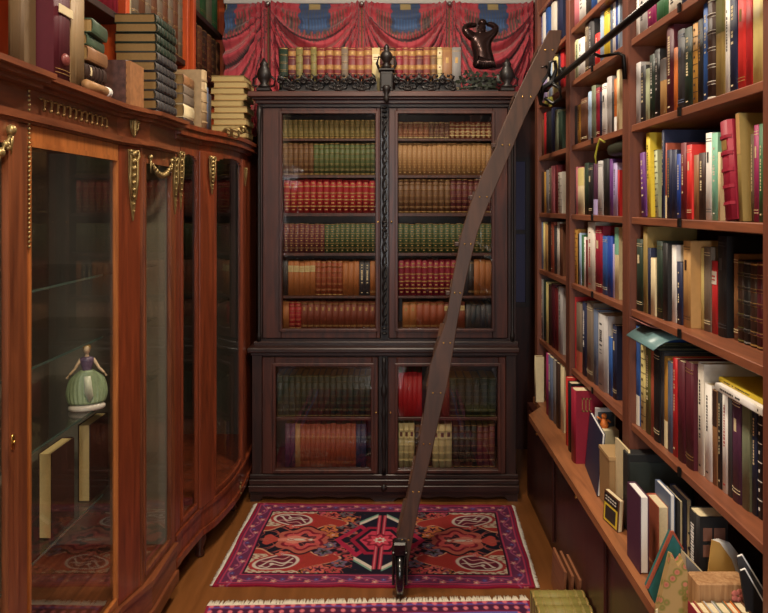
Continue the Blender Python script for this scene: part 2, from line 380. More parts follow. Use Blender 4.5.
for d, u, v, Y in ((d1, 378, 222, YU), (d2, 391.5, 222, YU), (d3, 376, 412, YL), (d4, 390.5, 412, YL)):
    MB().ball((PX(u, Y), Y-.014, PZ(v, Y)), .006).build('lock_plate', M['brass'], d)
# interior shelves
SH_U = [(138.5, 141), (175, 178), (213, 216.5), (253, 256), (296, 298.5), (329.5, 333)]
YS = 4.045
for (v0, v1) in SH_U:
    for (a, b) in ((xl+.026, xm-.019), (xm+.019, xr-.026)):
        MB().bev(a, b, YS, YB-.016, PZ(v1, YS), PZ(v0, YS), .002).build('shelf', M['door_wood'], bc)
YS2 = 3.985
SH_L = [(417.5, 420.5), (468.5, 472)]
for (v0, v1) in SH_L:
    for (a, b) in ((xl2+.026, xm-.019), (xm+.019, xr2-.026)):
        MB().bev(a, b, YS2, YB-.016, PZ(v1, YS2), PZ(v0, YS2), .002).build('shelf', M['door_wood'], bc)
# carved centre pilasters
m = MB(); bx(m, 380.5, 388.5, 105, 340, YU, .02, .002, .002)
ctr = PX(384.5, YU); zt, zb = PZ(120, YU), PZ(325, YU); N_ = 120
for ph in (0, pi):
    m.tube([(ctr+.010*cos(ph+i*.42), YU-.012+.008*sin(ph+i*.42), zb+(zt-zb)*i/N_) for i in range(N_+1)], .0065, 6)
for v in (108, 112, 117, 222, 226, 230, 328, 333): m.lathe([(.004, -.008), (.014, -.004), (.017, 0), (.014, .004), (.004, .008)], (ctr, YU-.010, PZ(v, YU)), 10)
m.build('carved_pilaster', M['ebony'], bc)
m = MB(); bx(m, 378.5, 387.5, 356, 474, YL, .02, .002, .002); c2 = PX(384, YL); pr = []
for v, r in ((357, .010), (362, .016), (366, .010), (371, .019), (376, .011), (384, .009), (388, .020), (394, .020), (398, .009), (410, .012), (414, .020), (418, .012), (430, .010), (445, .019), (452, .012), (466, .010), (472, .016)): pr.append((r*.8, PZ(v, YL)))
m.lathe(pr[::-1], (c2, YL-.014, 0), 12); m.ball((c2, YL-.055, PZ(484, YL)), .017, 1, .8, 1.2)
m.build('turned_pilaster', M['ebony'], bc)
# side colonettes beside upper doors
for u in (259.5, 512):
    x = PX(u, YU); m = MB(); m.lathe([(.012, PZ(340, YU)), (.014, PZ(335, YU)), (.008, PZ(331, YU)), (.010, PZ(250, YU)), (.008, PZ(135, YU)), (.014, PZ(130, YU)), (.010, PZ(122, YU)), (.017, PZ(114, YU)), (.012, PZ(106, YU))], (x, YU-.012, 0), 10); m.build('corner_colonette', M['ebony'], bc)
# cresting: pierced scrollwork, finials
def scroll(mb, cx, cz, Y, r, s, fl=1):
    pts = []
    for i in range(26):
        a = i/25*3.4*pi; rr = r*(1-.82*i/25); pts.append((cx+s*rr*cos(a), Y+.004*sin(i), cz+fl*rr*sin(a)))
    mb.tube(pts, [.0075-.004*i/25 for i in range(26)], 6)
YC = 3.955; zb = PZ(93, YU)-.001
zb = PZ(93, YU)
m = MB(); us = [286+i*11.6 for i in range(8)]+[402+i*11.6 for i in range(5)]
for i, u in enumerate(us):
    x = PX(u, YC); s = 1 if i % 2 else -1
    scroll(m, x, zb+.040, YC, .034, s); m.tube([(x-s*.034, YC, zb+.04), (x-s*.040, YC, zb+.016), (x-s*.01, YC, zb+.004)], .008, 6)
    scroll(m, x+s*.03, zb+.062, YC-.008, .020, -s); scroll(m, x-s*.026, zb+.022, YC-.010, .016, s, -1); m.ball((x, YC-.006, zb+.088), .009)
    m.tube([(x+s*.020, YC, zb+.055), (x+s*.040, YC-.005, zb+.088), (x+s*.026, YC, zb+.105)], [.009, .008, .003], 6)
    m.tube([(x-s*.02, YC, zb+.06), (x-s*.030, YC-.005, zb+.085), (x-s*.012, YC, zb+.10)], [.009, .007, .003], 6)
m.bev(PX(281, YC), PX(377, YC), YC+.012, YC+.018, zb, zb+.062, .002); m.bev(PX(395, YC), PX(456, YC), YC+.012, YC+.018, zb, zb+.062, .002); m.bev(PX(279, YC), PX(378, YC), YC-.008, YC+.008, zb, zb+.010, .002); m.bev(PX(393, YC), PX(498, YC), YC-.008, YC+.008, zb, zb+.010, .002)
m.build('scroll_cresting', M['ebony'], bc)
m = MB(); x = PX(386.5, YC)
m.bev(x-.036, x+.036, YC-.02, YC+.03, zb, zb+.115, .004); m.bev(x-.046, x+.046, YC-.03, YC+.035, zb+.115, zb+.13, .004); m.bev(x-.030, x+.030, YC-.028, YC-.02, zb+.02, zb+.10, .004)
m.lathe([(.02, .13), (.03, .14), (.014, .155), (.020, .165), (.034, .19), (.036, .205), (.024, .225), (.012, .235), (.018, .245), (.012, .26), (.003, .27)], (x, YC, zb), 14)
m.lathe([(.003, -.10), (.012, -.09), (.018, -.07), (.010, -.05), (.020, -.03), (.024, -.015), (.015, 0)], (x, YC-.04, zb+.03), 12)
for s in (-1, 1): m.tube([(x+s*.034, YC, zb+.11), (x+s*.055, YC, zb+.16), (x+s*.042, YC, zb+.2), (x+s*.03, YC, zb+.19)], [.008, .007, .005, .003], 6)
m.build('centre_finial', M['ebony'], bc)
for u in (264, 507):
    m = MB(); x = PX(u, YC); m.bev(x-.04, x+.04, YC-.03, YC+.04, zb, zb+.02, .004)
    m.lathe([(.03, .02), (.036, .03), (.018, .045), (.034, .07), (.042, .095), (.036, .12), (.020, .145), (.026, .155), (.014, .17), (.004, .19)], (x, YC, zb), 14)
    for s in (-1, 1): m.tube([(x+s*.036, YC, zb+.09), (x+s*.06, YC, zb+.07), (x+s*.058, YC, zb+.035), (x+s*.038, YC, zb+.03)], .007, 6)
    m.build('corner_finial', M['ebony'], bc)

# ---- rows of volumes inside the back bookcase
def fill_row(u0, u1, v0, v1, Y, spec, where, dY=.0):
    """spec: list of (count, colour name, style, accent, second, descr)"""
    tot = sum(s[0] for s in spec); x0, x1 = PX(u0, Y), PX(u1, Y); T = (x1-x0)/tot; z0, z1 = PZ(v1, 4.045 if Y > 4.03 else 3.985)+.0008, PZ(v0, Y); i = 0
    for (n, colr, sty, acc, sec, desc) in spec:
        proto = None
        for k in range(n):
            if proto is None:
                c = make_book(T*.985, .17, z1-z0, colr, sty, acc, sec, 'old_pages', split=False, name='volume', seed=i+int(u0)); proto = c
            else: c = proto.copy(); C.objects.link(c)
            c.scale = (1, 1, 1-random.uniform(0, .03)); c.location = (x0+T*(i+.5), Y+random.uniform(0, .006)+.004, z0)
            tag(c, f"{desc} volume, {nth(i, tot)}, {where}", 'book', f"bound volumes on the {where}"); i += 1
BL = 4.062
UL, UR = 'upper left glass door', 'upper right glass door'
COL.update({'olive leather': (112, 104, 60), 'moss leather': (70, 84, 48), 'brown leather': (96, 66, 42), 'scarlet leather': (142, 26, 34), 'plum leather': (84, 34, 38), 'forest leather': (48, 66, 36),
            'amber leather': (146, 88, 44), 'chestnut leather': (104, 46, 28), 'tan leather': (144, 106, 66), 'russet leather': (124, 62, 42), 'wine leather': (118, 24, 42), 'olive cloth': (140, 128, 66), 'slate leather': (54, 54, 58), 'rust leather': (128, 60, 34), 'black leather': (34, 30, 28), 'vellum': (184, 168, 120), 'rose leather': (106, 38, 40), 'faded rose leather': (118, 54, 50), 'dull gilt': (150, 108, 60), 'dull tan': (100, 80, 54), 'worn vellum': (146, 122, 88), 'moss': (62, 80, 60)})
fill_row(282.5, 375.5, 119.5, 138.5, BL, [(18, 'olive leather', 'bands', 'gold', None, 'olive leather')], f'top shelf behind {UL}')
fill_row(282.5, 375.5, 142.5, 175, BL, [(6, 'brown leather', 'bands', 'gold', None, 'brown leather'), (12, 'moss leather', 'bands', 'gold', None, 'moss green leather')], f'second shelf behind {UL}')
fill_row(283.5, 375.5, 179.5, 213, BL, [(14, 'scarlet leather', 'gilt', 'gold', 'scarlet leather', 'gilt scarlet leather')], f'third shelf behind {UL}')
fill_row(283.5, 375.5, 223.5, 253, BL, [(8, 'plum leather', 'dots', 'gold', None, 'plum leather'), (10, 'forest leather', 'dots', 'gold', None, 'forest green leather')], f'fourth shelf behind {UL}')
fill_row(282.5, 375.5, 260.5, 296, BL, [(1, 'black leather', 'plain', 'gold', None, 'black leather'), (5, 'amber leather', 'label', 'gold', 'vellum', 'amber leather'), (5, 'rust leather', 'bands', 'gold', None, 'rust leather'), (3, 'amber leather', 'plain', 'gold', None, 'plain amber leather'), (2, 'slate leather', 'title', None, None, 'slate'), (1, 'amber leather', 'edge', 'gold', None, 'narrow amber')], f'fifth shelf behind {UL}')
fill_row(282.5, 375.5, 301, 329.5, BL, [(1, 'amber leather', 'plain', 'gold', None, 'amber leather'), (2, 'scarlet leather', 'bands', 'gold', None, 'scarlet leather'), (12, 'chestnut leather', 'edge', 'gold', 'dark brown', 'chestnut leather')], f'bottom shelf behind {UL}')
fill_row(397.5, 491.5, 121.5, 138.5, BL, [(6, 'russet leather', 'bands', 'vellum', None, 'banded russet leather'), (4, 'plum leather', 'bands', 'vellum', None, 'banded plum leather'), (8, 'russet leather', 'gilt', 'vellum', 'russet leather', 'pale striped russet')], f'top shelf behind {UR}')
fill_row(397.5, 491.5, 143, 175, BL, [(19, 'tan leather', 'dots', 'gold', None, 'tan leather')], f'second shelf behind {UR}')
fill_row(397.5, 491.5, 178.5, 213, BL, [(9, 'brown leather', 'bands', 'gold', None, 'brown leather'), (7, 'plum leather', 'bands', 'gold', None, 'plum leather')], f'third shelf behind {UR}')
fill_row(397.5, 491.5, 223.5, 253, BL, [(16, 'forest leather', 'dots', 'gold', None, 'forest green leather')], f'fourth shelf behind {UR}')
fill_row(398.5, 491.5, 259.5, 296, BL, [(10, 'wine leather', 'gilt', 'gold', 'wine leather', 'gilt wine red leather'), (2, 'slate leather', 'plain', None, None, 'slate'), (1, 'black leather', 'edge', 'gold', None, 'black leather'), (3, 'amber leather', 'edge', 'gold', None, 'amber leather')], f'fifth shelf behind {UR}')
fill_row(402.5, 465, 301.5, 329.5, BL, [(2, 'amber leather', 'edge', 'gold', None, 'amber leather'), (4, 'rust leather', 'edge', 'gold', None, 'rust leather'), (3, 'chestnut leather', 'label', 'gold', 'vellum', 'labelled chestnut leather')], f'bottom shelf behind {UR}')
fill_row(466, 491.5, 304, 329.5, BL, [(5, 'slate leather', 'plain', None, None, 'slate')], f'right of bottom shelf behind {UR}')
BL2 = 4.0
LL, LR = 'lower left glass door', 'lower right glass door'
fill_row(277, 371, 375, 417.5, BL2, [(16, 'dark green', 'bands', 'olive', None, 'dark green leather')], f'upper shelf behind {LL}')
fill_row(285, 366, 423.5, 468.5, BL2, [(2, 'plum', 'plain', None, None, 'plum cloth'), (1, 'tan leather', 'plain', None, None, 'tan leather'), (11, 'rust leather', 'edge', 'amber leather', None, 'rust leather'), (2, 'navy blue', 'plain', None, None, 'navy cloth')], f'lower shelf behind {LL}')
fill_row(398.5, 422, 372, 417.5, BL2, [(5, 'red', 'plain', None, None, 'red cloth')], f'upper shelf behind {LR}')
fill_row(434, 496, 377, 417.5, BL2, [(2, 'chestnut leather', 'plain', None, None, 'chestnut leather'), (6, 'dark green', 'bands', 'olive', None, 'dark green leather')], f'right half, upper shelf behind {LR}')
fill_row(398.5, 414.5, 418.5+4, 468.5, BL2, [(3, 'vellum', 'ribs', 'brown', None, 'cream vellum')], f'left end, lower shelf behind {LR}')
fill_row(415, 432, 424, 468.5, BL2, [(3, 'black leather', 'bands', 'gold', None, 'black leather')], f'lower shelf behind {LR}, by the ladder')
fill_row(432.5, 452, 423.5, 468.5, BL2, [(3, 'vellum', 'ribs', 'brown', None, 'cream vellum')], f'middle of lower shelf behind {LR}')
fill_row(453, 495, 424, 468.5, BL2, [(4, 'black leather', 'bands', 'gold', None, 'black leather'), (3, 'plum leather', 'bands', 'gold', None, 'plum leather')], f'right end, lower shelf behind {LR}')
# row standing on top of the bookcase
top = [('dark green', 'bands', 9), ('plum leather', 'gilt', 8), ('olive leather', 'bands', 7), ('plum leather', 'gilt', 8), ('olive leather', 'bands', 6), ('rust leather', 'gilt', 9), ('rust leather', 'gilt', 8), ('rust leather', 'gilt', 8), ('brown-grey', 'bands', 7), ('rust leather', 'gilt', 8), ('russet leather', 'gilt', 8), ('russet leather', 'gilt', 8), ('vellum', 'label', 8),
       ('plum leather', 'gilt', 7), ('dark brown', 'gilt', 9), ('wine leather', 'gilt', 7), ('russet leather', 'gilt', 6), ('russet leather', 'gilt', 7), ('plum leather', 'gilt', 8), ('russet leather', 'gilt', 7), ('brown leather', 'gilt', 7), ('vellum', 'gilt', 5), ('light brown', 'edge', 10), ('grey', 'edge', 9)]
YT = 4.03; u = 279.0; sc = (461-279)/sum(t[2] for t in top); ztop = PZ(93, YU)
TD = {'dark green': 'dark green leather', 'plum leather': 'plum red gilt', 'olive leather': 'narrow olive gilt', 'rust leather': 'rust red gilt', 'brown-grey': 'grey-brown banded', 'russet leather': 'pale russet gilt', 'vellum': 'pale vellum', 'dark brown': 'dark brown gilt', 'wine leather': 'wine red gilt', 'brown leather': 'brown gilt', 'light brown': 'light brown cloth', 'grey': 'grey cloth'}
for i, (c, s, wd) in enumerate(top):
    x0, x1 = PX(u, YT), PX(u+wd*sc, YT); u += wd*sc
    s = 'squares' if s == 'gilt' else s; c2_ = {'rust leather': 'rose leather', 'russet leather': 'faded rose leather'}.get(c, c)
    o = make_book((x1-x0)*.98, .2, PZ(47+random.uniform(0, 1.0), YT)-ztop-.0005, c2_, s, 'gold' if c != 'vellum' else 'brown', 'dull gilt' if s == 'squares' and c != 'vellum' else None, 'old_pages', split=False, name='volume', seed=i)
    o.location = ((x0+x1)/2, YT, ztop+.0005)
    tag(o, f"{TD[c]} volume, {nth(i, len(top))} in the row on top of the dark bookcase", 'book', 'volumes in the row on top of the dark bookcase')

# ================================================================ RIGHT-HAND WALL BOOKCASE
XS, XB = .80, 1.10
HS = {'Z': 2.742, 'Y': 2.46, 'A': 2.22, 'B': 1.926, 'C': 1.612, 'D': 1.298, 'E': .907}
LEDGE = .56
posts = [3.97, 3.245, 2.43, 1.49, .62]
rb = thing('wall_bookcase', (.95, 2.3, 0), 'long brown open bookcase filling the right-hand wall, with a deep bottom ledge', 'bookcase')
for y in posts: MB().bev(XS, XB, y-.035, y+.035, LEDGE, 3.25, .003).build('upright', M['post_wood'], rb)
for i in range(4):
    y0, y1 = posts[i+1]+.035, posts[i]-.035; MB().box(XB-.012, XB, y0, y1, LEDGE, 3.25).build('back_panel', M['back_wood'], rb)
    for k, z in HS.items():
        s = MB().bev(XS+.008, XB-.013, y0+.0005, y1-.0005, z-.024, z, .002).build('shelf', M['shelf_wood'], rb)
        if k in 'ABCDE' and i in (1, 2):
            yc = (y0+y1)/2+.02; MB().bev(XS+.001, XS+.0075, yc-.008, yc+.008, z-.022, z+.004, .001).build('shelf_clip', M['iron'], s)
MB().prism([(.70, .6), (.70, 3.66), (.79, 3.80), (.79, 4.0), (XB, 4.0), (XB, .6)], LEDGE-.03, LEDGE).build('ledge', M['ledge_wood'], rb)
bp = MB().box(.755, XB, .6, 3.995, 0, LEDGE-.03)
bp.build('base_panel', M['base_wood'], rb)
for i in range(4):
    y0, y1 = posts[i+1]+.06, posts[i]-.06
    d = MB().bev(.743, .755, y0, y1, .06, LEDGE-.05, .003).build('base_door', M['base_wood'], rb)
    MB().ball((.735, y0+.35 if i else 3.62, LEDGE-.09), .008).build('knob', M['brass'], d)

AUTO = []
SHN = {'Z': 'topmost shelf', 'Y': 'highest shelf', 'A': 'upper shelf', 'B': 'second shelf', 'C': 'eye-level shelf', 'D': 'fourth shelf', 'E': 'low shelf', 'F': 'bottom ledge'}
def row(shelf, bay, spec, X0=.825, split=True):
    """spec: (u0, us, vtop, colour[, style, accent, second, lean_px, 'r']) -- spine runs from u0 to us"""
    zs = HS.get(shelf, LEDGE)+.0005; yprev = None; Xp = X0; out = []
    yfar_lim = {'near': posts[2], 'middle': posts[1], 'far': posts[0]}[bay]-.037; ynear_lim = {'near': posts[3], 'middle': posts[2], 'far': posts[1]}[bay]+.038
    for j, s in enumerate(spec):
        u0, us, vt, colr = s[:4]; sty = s[4] if len(s) > 4 and s[4] else 'plain'; acc = s[5] if len(s) > 5 else None; sec = s[6] if len(s) > 6 else None
        lean = s[7] if len(s) > 7 else 0; rs = len(s) > 8
        if yprev is None or rs: X = X0; yf = X*F/(u0-VU)
        else:
            X = (u0-VU)*yprev/F
            if X < X0-.002 or X > X0+.07: X = min(max(X, X0), X0+.07)
            yf = min(yprev, X*F/(u0-VU))
        yf = min(yf, yfar_lim)
        yn = max(ynear_lim, X*F/(us-VU))
        if yf-yn < .004: continue
        ym = (yf+yn)/2; T = (yf-yn)*.97; H = PZ(vt, ym)-zs
        mx = [b for b in sorted(HS.values())+[3.25] if b > zs+.02]; clear = mx[0]-.03-zs
        H = max(.08, min(H, clear)); W = min(random.uniform(.14, .19)*(H/.25)**.5, XB-.015-X)
        o = make_book(T, W, H, colr, sty, acc, sec, 'pages', split and (us-u0) > 2.6, seed=hash((shelf, bay, j)) % 1000 if False else j*7+ord(shelf))
        ang = math.atan2(lean*ym/F/.83*1.6, H) if lean else 0
        o.rotation_euler = (0, ang, -pi/2)
        o.location = (X, ym+(sin(ang)*H/2 if lean else 0), zs+T/2*abs(sin(ang)))
        out.append((o, colr, sty, H)); yprev = yn
    SN = {'plain': '', 'title': 'lettered', 'label': 'labelled', 'bands': 'banded', 'ribs': 'ribbed', 'top': 'two-tone', 'low': 'pale-footed', 'edge': 'lined', 'dots': 'speckled', 'gilt': 'gilt'}
    names = []
    for (o, c, st, H) in out:
        names.append((('tall ' if H > .27 else 'short ' if H < .17 else '')+SN[st]+' '+c).replace('  ', ' ').strip())
    used = {}
    for j, (o, c, st, H) in enumerate(out):
        where = f"{SHN[shelf]}, {bay} right-hand bay"
        if j == 0: lab = f"{names[j]} book at the left end, {where}"
        elif j == len(out)-1: lab = f"{names[j]} book at the right end, {where}"
        else: lab = f"{names[j]} book right of the {names[j-1].split(' ',1)[-1] if len(names[j-1].split())>3 else names[j-1]}, {where}"
        if lab in used: lab = f"{names[j]} book, {ORD[j]} from left, {where}"
        if len(lab.split()) > 16: lab = lab.replace('right-hand bay', 'bay')
        if len(lab.split()) > 16: lab = f"{names[j]} book, {ORD[j]} from left, {where}"
        used[lab] = 1
        tag(o, lab, 'book', f"books on the {SHN[shelf]} of the {bay} right-hand bay")
# ---- near bay
row('A', 'near', [(634, 639, -5, 'white'), (640, 647, -3, 'pale grey', 'title'), (648, 656, -8, 'magenta', 'title'), (657, 668, -12, 'green'), (669, 680, -10, 'off-white', 'title'), (682, 694, -14, 'navy blue', 'title'), (695, 706, -12, 'cream'), (707, 722, -20, 'red', 'title'), (724, 740, -20, 'dark grey'), (742, 755, -20, 'tan')])
row('B', 'near', [(634.5, 641, 63, 'pale grey'), (641, 646, 66, 'dark grey', 'title'), (646, 650, 69, 'pale green'), (650, 655, 55, 'dark green', 'title', 'white'), (655, 660, 50, 'black', 'title', 'white'), (660.5, 667, 59, 'tan', 'top', None, 'grey'), (667, 674, 23, 'maroon', 'title'), (674, 678, 48, 'orange'), (678, 685, 30, 'dark grey', 'edge', 'blue-grey'), (685, 692.5, 28, 'dark green', 'title'),
    (693, 698, 23, 'gold', 'dots', 'dark brown'), (698, 703, 20, 'black', 'title', 'gold'), (703.5, 709, 3, 'blue', 'title'), (709, 716, -4, 'dark brown', 'bands', 'off-white'), (716, 725, -6, 'olive tan', 'top', None, 'olive'), (725.5, 730, -6, 'white', 'title'), (730, 737, -6, 'navy blue', 'title'), (738, 746, -14, 'bright red', 'edge', 'gold'), (746, 752, -14, 'red'), (753, 763, -16, 'pale yellow')])
row('C', 'near', [(641, 645.5, 153, 'purple', 'title', None, None, -2.5), (647, 650.6, 133, 'yellow', 'title', None, None, -2), (654.8, 658, 150, 'pale green', 'dots', 'dark grey', None, -2), (661.8, 664, 130, 'navy blue', 'title', None, None, .5, 'r'), (665.5, 667, 143, 'terracotta', 'low', None, 'cream'), (667.2, 672, 150, 'navy blue', 'title', 'gold'), (672, 677, 150, 'navy blue'), (677, 681, 154, 'royal blue', 'title'), (681, 686.5, 143, 'dark red', 'title'),
    (687, 692, 145, 'bright red', 'edge'), (694, 699, 155, 'light brown'), (699, 705.5, 153, 'dark brown', 'title'), (706, 712, 133, 'white', 'edge', 'dark grey'), (712, 718, 133, 'mint green', 'title', 'off-white'), (718, 720.5, 152, 'cream'), (724.5, 735, 121, 'crimson', 'ribs', 'gold', None, -6, 'r'), (737.5, 741.2, 113, 'olive tan', 'top', None, 'tan', -4, 'r'), (750.6, 754.2, 134, 'brown-grey', 'title'), (754, 759, 125, 'magenta', 'edge'), (759, 764, 124, 'green', 'title')])
row('D', 'near', [(637, 643, 239, 'dark green', 'edge'), (643.5, 647.5, 225, 'olive tan'), (648, 651, 248, 'navy blue'), (651, 655.5, 258, 'cream'), (657, 663, 241, 'dark green', 'edge', 'olive'), (663, 668, 243, 'black'), (672, 676.5, 245, 'white'), (677, 682.5, 262, 'navy blue', 'title'), (683.5, 691, 241, 'tan', 'edge'), (701, 704, 248, 'pale yellow'), (704, 711, 247, 'brown-grey', 'edge'),
    (712, 717.5, 261, 'red', 'label', 'red', 'off-white'), (718, 727, 236, 'black', 'edge', 'dark grey'), (734, 739, 254, 'light brown', 'edge'), (739, 745, 260, 'dark brown', 'bands', 'olive'), (745, 751, 261, 'black', 'bands', 'grey'), (751.5, 758, 262, 'dark brown', 'bands', 'gold'), (758, 764, 262, 'maroon', 'bands', 'gold')])
row('E', 'near', [(633.5, 640, 326, 'blue', 'low', None, 'off-white'), (641, 646, 344, 'pale yellow', 'dots', 'dark brown'), (646, 651, 345, 'olive', 'title'), (651, 654, 350, 'terracotta'), (654, 660, 349, 'black', 'edge'), (661, 664, 352, 'dark grey'), (664.5, 668, 357, 'gold', 'low', None, 'cream'), (668, 673, 362, 'blue-grey'), (673, 677.5, 358, 'red', 'title'), (678, 685, 361, 'maroon'), (686, 694, 362, 'maroon', 'edge', 'gold'), (698, 704, 363, 'off-white', 'title', 'black'),
    (705, 712, 384, 'white', 'title', 'black'), (712.5, 717, 390, 'light brown', 'top', None, 'dark brown'), (718, 722, 392, 'black', 'title'), (722.5, 728, 393, 'white', 'title', 'red'), (728, 732, 394, 'dark grey'), (732.5, 741, 395, 'plum', 'edge'), (742, 750, 403, 'grey-green'), (752, 757, 405, 'navy blue', 'title'), (758, 762.5, 405, 'black', 'dots', 'white')])
# ---- middle bay
row('Z', 'middle', [(574, 580, -20, 'off-white'), (581, 588, -20, 'navy blue'), (589, 598, -20, 'red'), (600, 612, -20, 'green')])
row('Y', 'middle', [(573, 579.5, -12, 'pink'), (580, 586, -14, 'white', 'title'), (586.5, 591, -20, 'dark grey'), (592, 597, -22, 'blue'), (598, 604, -18, 'off-white'), (605, 611, -20, 'crimson'), (612, 619, -20, 'cream')])
row('A', 'middle', [(573.5, 575.5, 42, 'cream'), (576, 579, 40, 'pale green', 'title', 'green'), (579, 585, 39, 'white', 'title'), (585.5, 589, 19, 'brown-grey', 'edge'), (589, 594.5, 20, 'dark grey', 'title', 'pale grey'), (595.5, 600, 34, 'bright red', 'title', 'off-white'), (600.5, 604, 12, 'pale blue'), (604.5, 610, 10, 'yellow', 'edge'), (610.5, 612.5, 3, 'blue-grey'), (613, 615.5, 0, 'white', 'title', 'blue'), (616, 618, -2, 'royal blue'), (618, 620, 0, 'pale blue')])
row('B', 'middle', [(571.5, 574, 108, 'dark brown'), (574.5, 577.5, 106, 'dark grey'), (578, 581, 105, 'gold', 'title', 'dark brown'), (581.5, 588, 99, 'brown', 'edge'), (588.5, 592, 92, 'pale blue'), (592, 596, 86, 'grey-green'), (596.5, 600, 88, 'crimson', 'edge'), (600, 602, 92, 'navy blue'), (602.5, 607, 84, 'white', 'edge'), (607.5, 612, 77, 'pale grey'), (612, 614, 92, 'dark grey'), (614.5, 617, 79, 'orange', 'low', None, 'white'), (617, 619.5, 70, 'cream')])
row('C', 'middle', [(572, 575.5, 170, 'dark grey'), (576, 578, 167, 'pink'), (578.5, 584, 168, 'cream', 'top', None, 'pale yellow'), (585, 589, 163, 'dark green'), (589, 593, 165, 'black', 'edge'), (594, 598, 163, 'plum', 'low', None, 'lilac'), (598.5, 603, 161, 'pale grey', 'edge'), (604, 609.5, 159, 'black'), (610, 613, 159, 'purple'), (613.5, 617.5, 163, 'lilac', 'title', 'dark grey'), (618, 619.5, 170, 'red')])
row('D', 'middle', [(570.5, 573, 236, 'terracotta'), (573.5, 577.5, 229, 'gold', 'dots', 'brown'), (578, 579, 234, 'black'), (579.5, 581.5, 233, 'pale blue'), (582, 584, 235, 'green'), (584.2, 586, 237, 'white', 'title', 'black'), (586, 588, 240, 'dark red'), (588.5, 595.5, 218, 'off-white', 'title', 'red'), (596, 603, 226, 'crimson', 'edge'), (603, 608, 236, 'blue', 'edge'), (608, 613, 236, 'royal blue'), (613, 614.5, 244, 'lilac'), (615, 619, 227, 'cream', 'top', None, 'mint green')])
row('E', 'middle', [(569.5, 575.5, 297, 'red'), (577, 582.5, 303, 'brown-grey', 'low', None, 'terracotta'), (583, 587, 302, 'navy blue', 'title', 'white'), (587.5, 593.5, 302, 'brown-grey', 'edge'), (594, 598, 309, 'blue-grey'), (599, 608, 314, 'pale grey', 'title'), (609, 612.5, 337, 'blue'), (613, 617, 325, 'navy blue', 'edge')])
# ---- far bay
row('Y', 'far', [(538.5, 543, -8, 'royal blue', 'title', 'white'), (543, 546, -6, 'white'), (546.5, 551, -10, 'blue'), (552, 557, -10, 'off-white'), (558, 563, -10, 'navy blue')])
row('A', 'far', [(541, 546.5, 19, 'lilac'), (547.5, 549.5, 30, 'white'), (549.5, 552, 26, 'pale blue', 'title', 'navy blue'), (552.5, 554, 24, 'off-white'), (554, 558, 22, 'pale yellow'), (558.5, 560.5, 20, 'navy blue'), (561, 564, 16, 'red')])
row('B', 'far', [(539, 541.5, 122, 'terracotta'), (542, 544, 120, 'brown'), (544.5, 547, 113, 'red'), (547, 551.5, 112, 'black'), (552, 555, 108, 'navy blue'), (555.5, 558.5, 110, 'grey-green'), (559, 562.5, 112, 'dark green')])
row('C', 'far', [(538, 540, 172, 'cream'), (540.5, 544, 172, 'dark brown'), (544.5, 546, 172, 'gold'), (546.5, 549, 170, 'grey'), (549.5, 552, 168, 'brown-grey', 'title'), (552, 555, 166, 'pink'), (555.5, 558, 165, 'dark red'), (558.5, 562, 172, 'off-white', 'dots', 'brown')])
row('D', 'far', [(537.5, 540, 222, 'grey'), (540.5, 543, 222, 'blue-grey'), (543.5, 545, 222, 'pale yellow'), (545.5, 548, 224, 'tan'), (548.5, 551, 222, 'dark brown'), (551.5, 554, 222, 'terracotta', 'title'), (554.5, 557, 226, 'dark grey'), (557.5, 560, 222, 'off-white'), (560, 563, 224, 'brown')])
row('E', 'far', [(537, 540, 277, 'dark red', 'dots', 'white'), (540.5, 543.5, 279, 'grey', 'title'), (544, 546, 280, 'dark green'), (546.5, 548.5, 282, 'pale yellow'), (549, 552, 285, 'dark brown'), (552, 555, 284, 'maroon'), (555.5, 558.5, 288, 'dark red'), (559, 563, 287, 'pale grey', 'title')])

# ---- things on the bottom ledge
def upright_book(u0, u1, vb, vt, face_u, colr, label, style='plain', acc=None, sec=None, pages='pages', z0=LEDGE, lean=0, yaw=0, spine_out=True, name='book'):
    """spine face (towards the corridor) spans u0..u1, bottom near corner at v=vb; near cover reaches face_u"""
    yn = (EYE-z0)*F/(vb-VV); X = PX(u1, yn); yf = X*F/(u0-VU); H = PZ(vt, yn)-z0; W = PX(face_u, yn)-X
    T = yf-yn; o = make_book(T, W, H, colr, style, acc, sec, pages, True, seed=int(u0))
    if spine_out: o.rotation_euler = (0, lean, -pi/2); o.location = (X, (yf+yn)/2, z0+.0006+abs(sin(lean))*T/2)
    tag(o, label, 'book'); return o
def slab(name, Y, X0, Wd, T, H, colr, label, z0=LEDGE, style='plain', pages='pages', acc=None, sec=None, rz=0, ry=0, rx=0, cat='book', W=None):
    """book with its spine facing the camera direction turned by rz"""
    o = make_book(T, Wd, H, colr, style, acc, sec, pages, True, seed=int(Y*100)); o.rotation_euler = (rx, ry, rz); o.location = (X0, Y, z0+.0006); tag(o, label, cat); return o
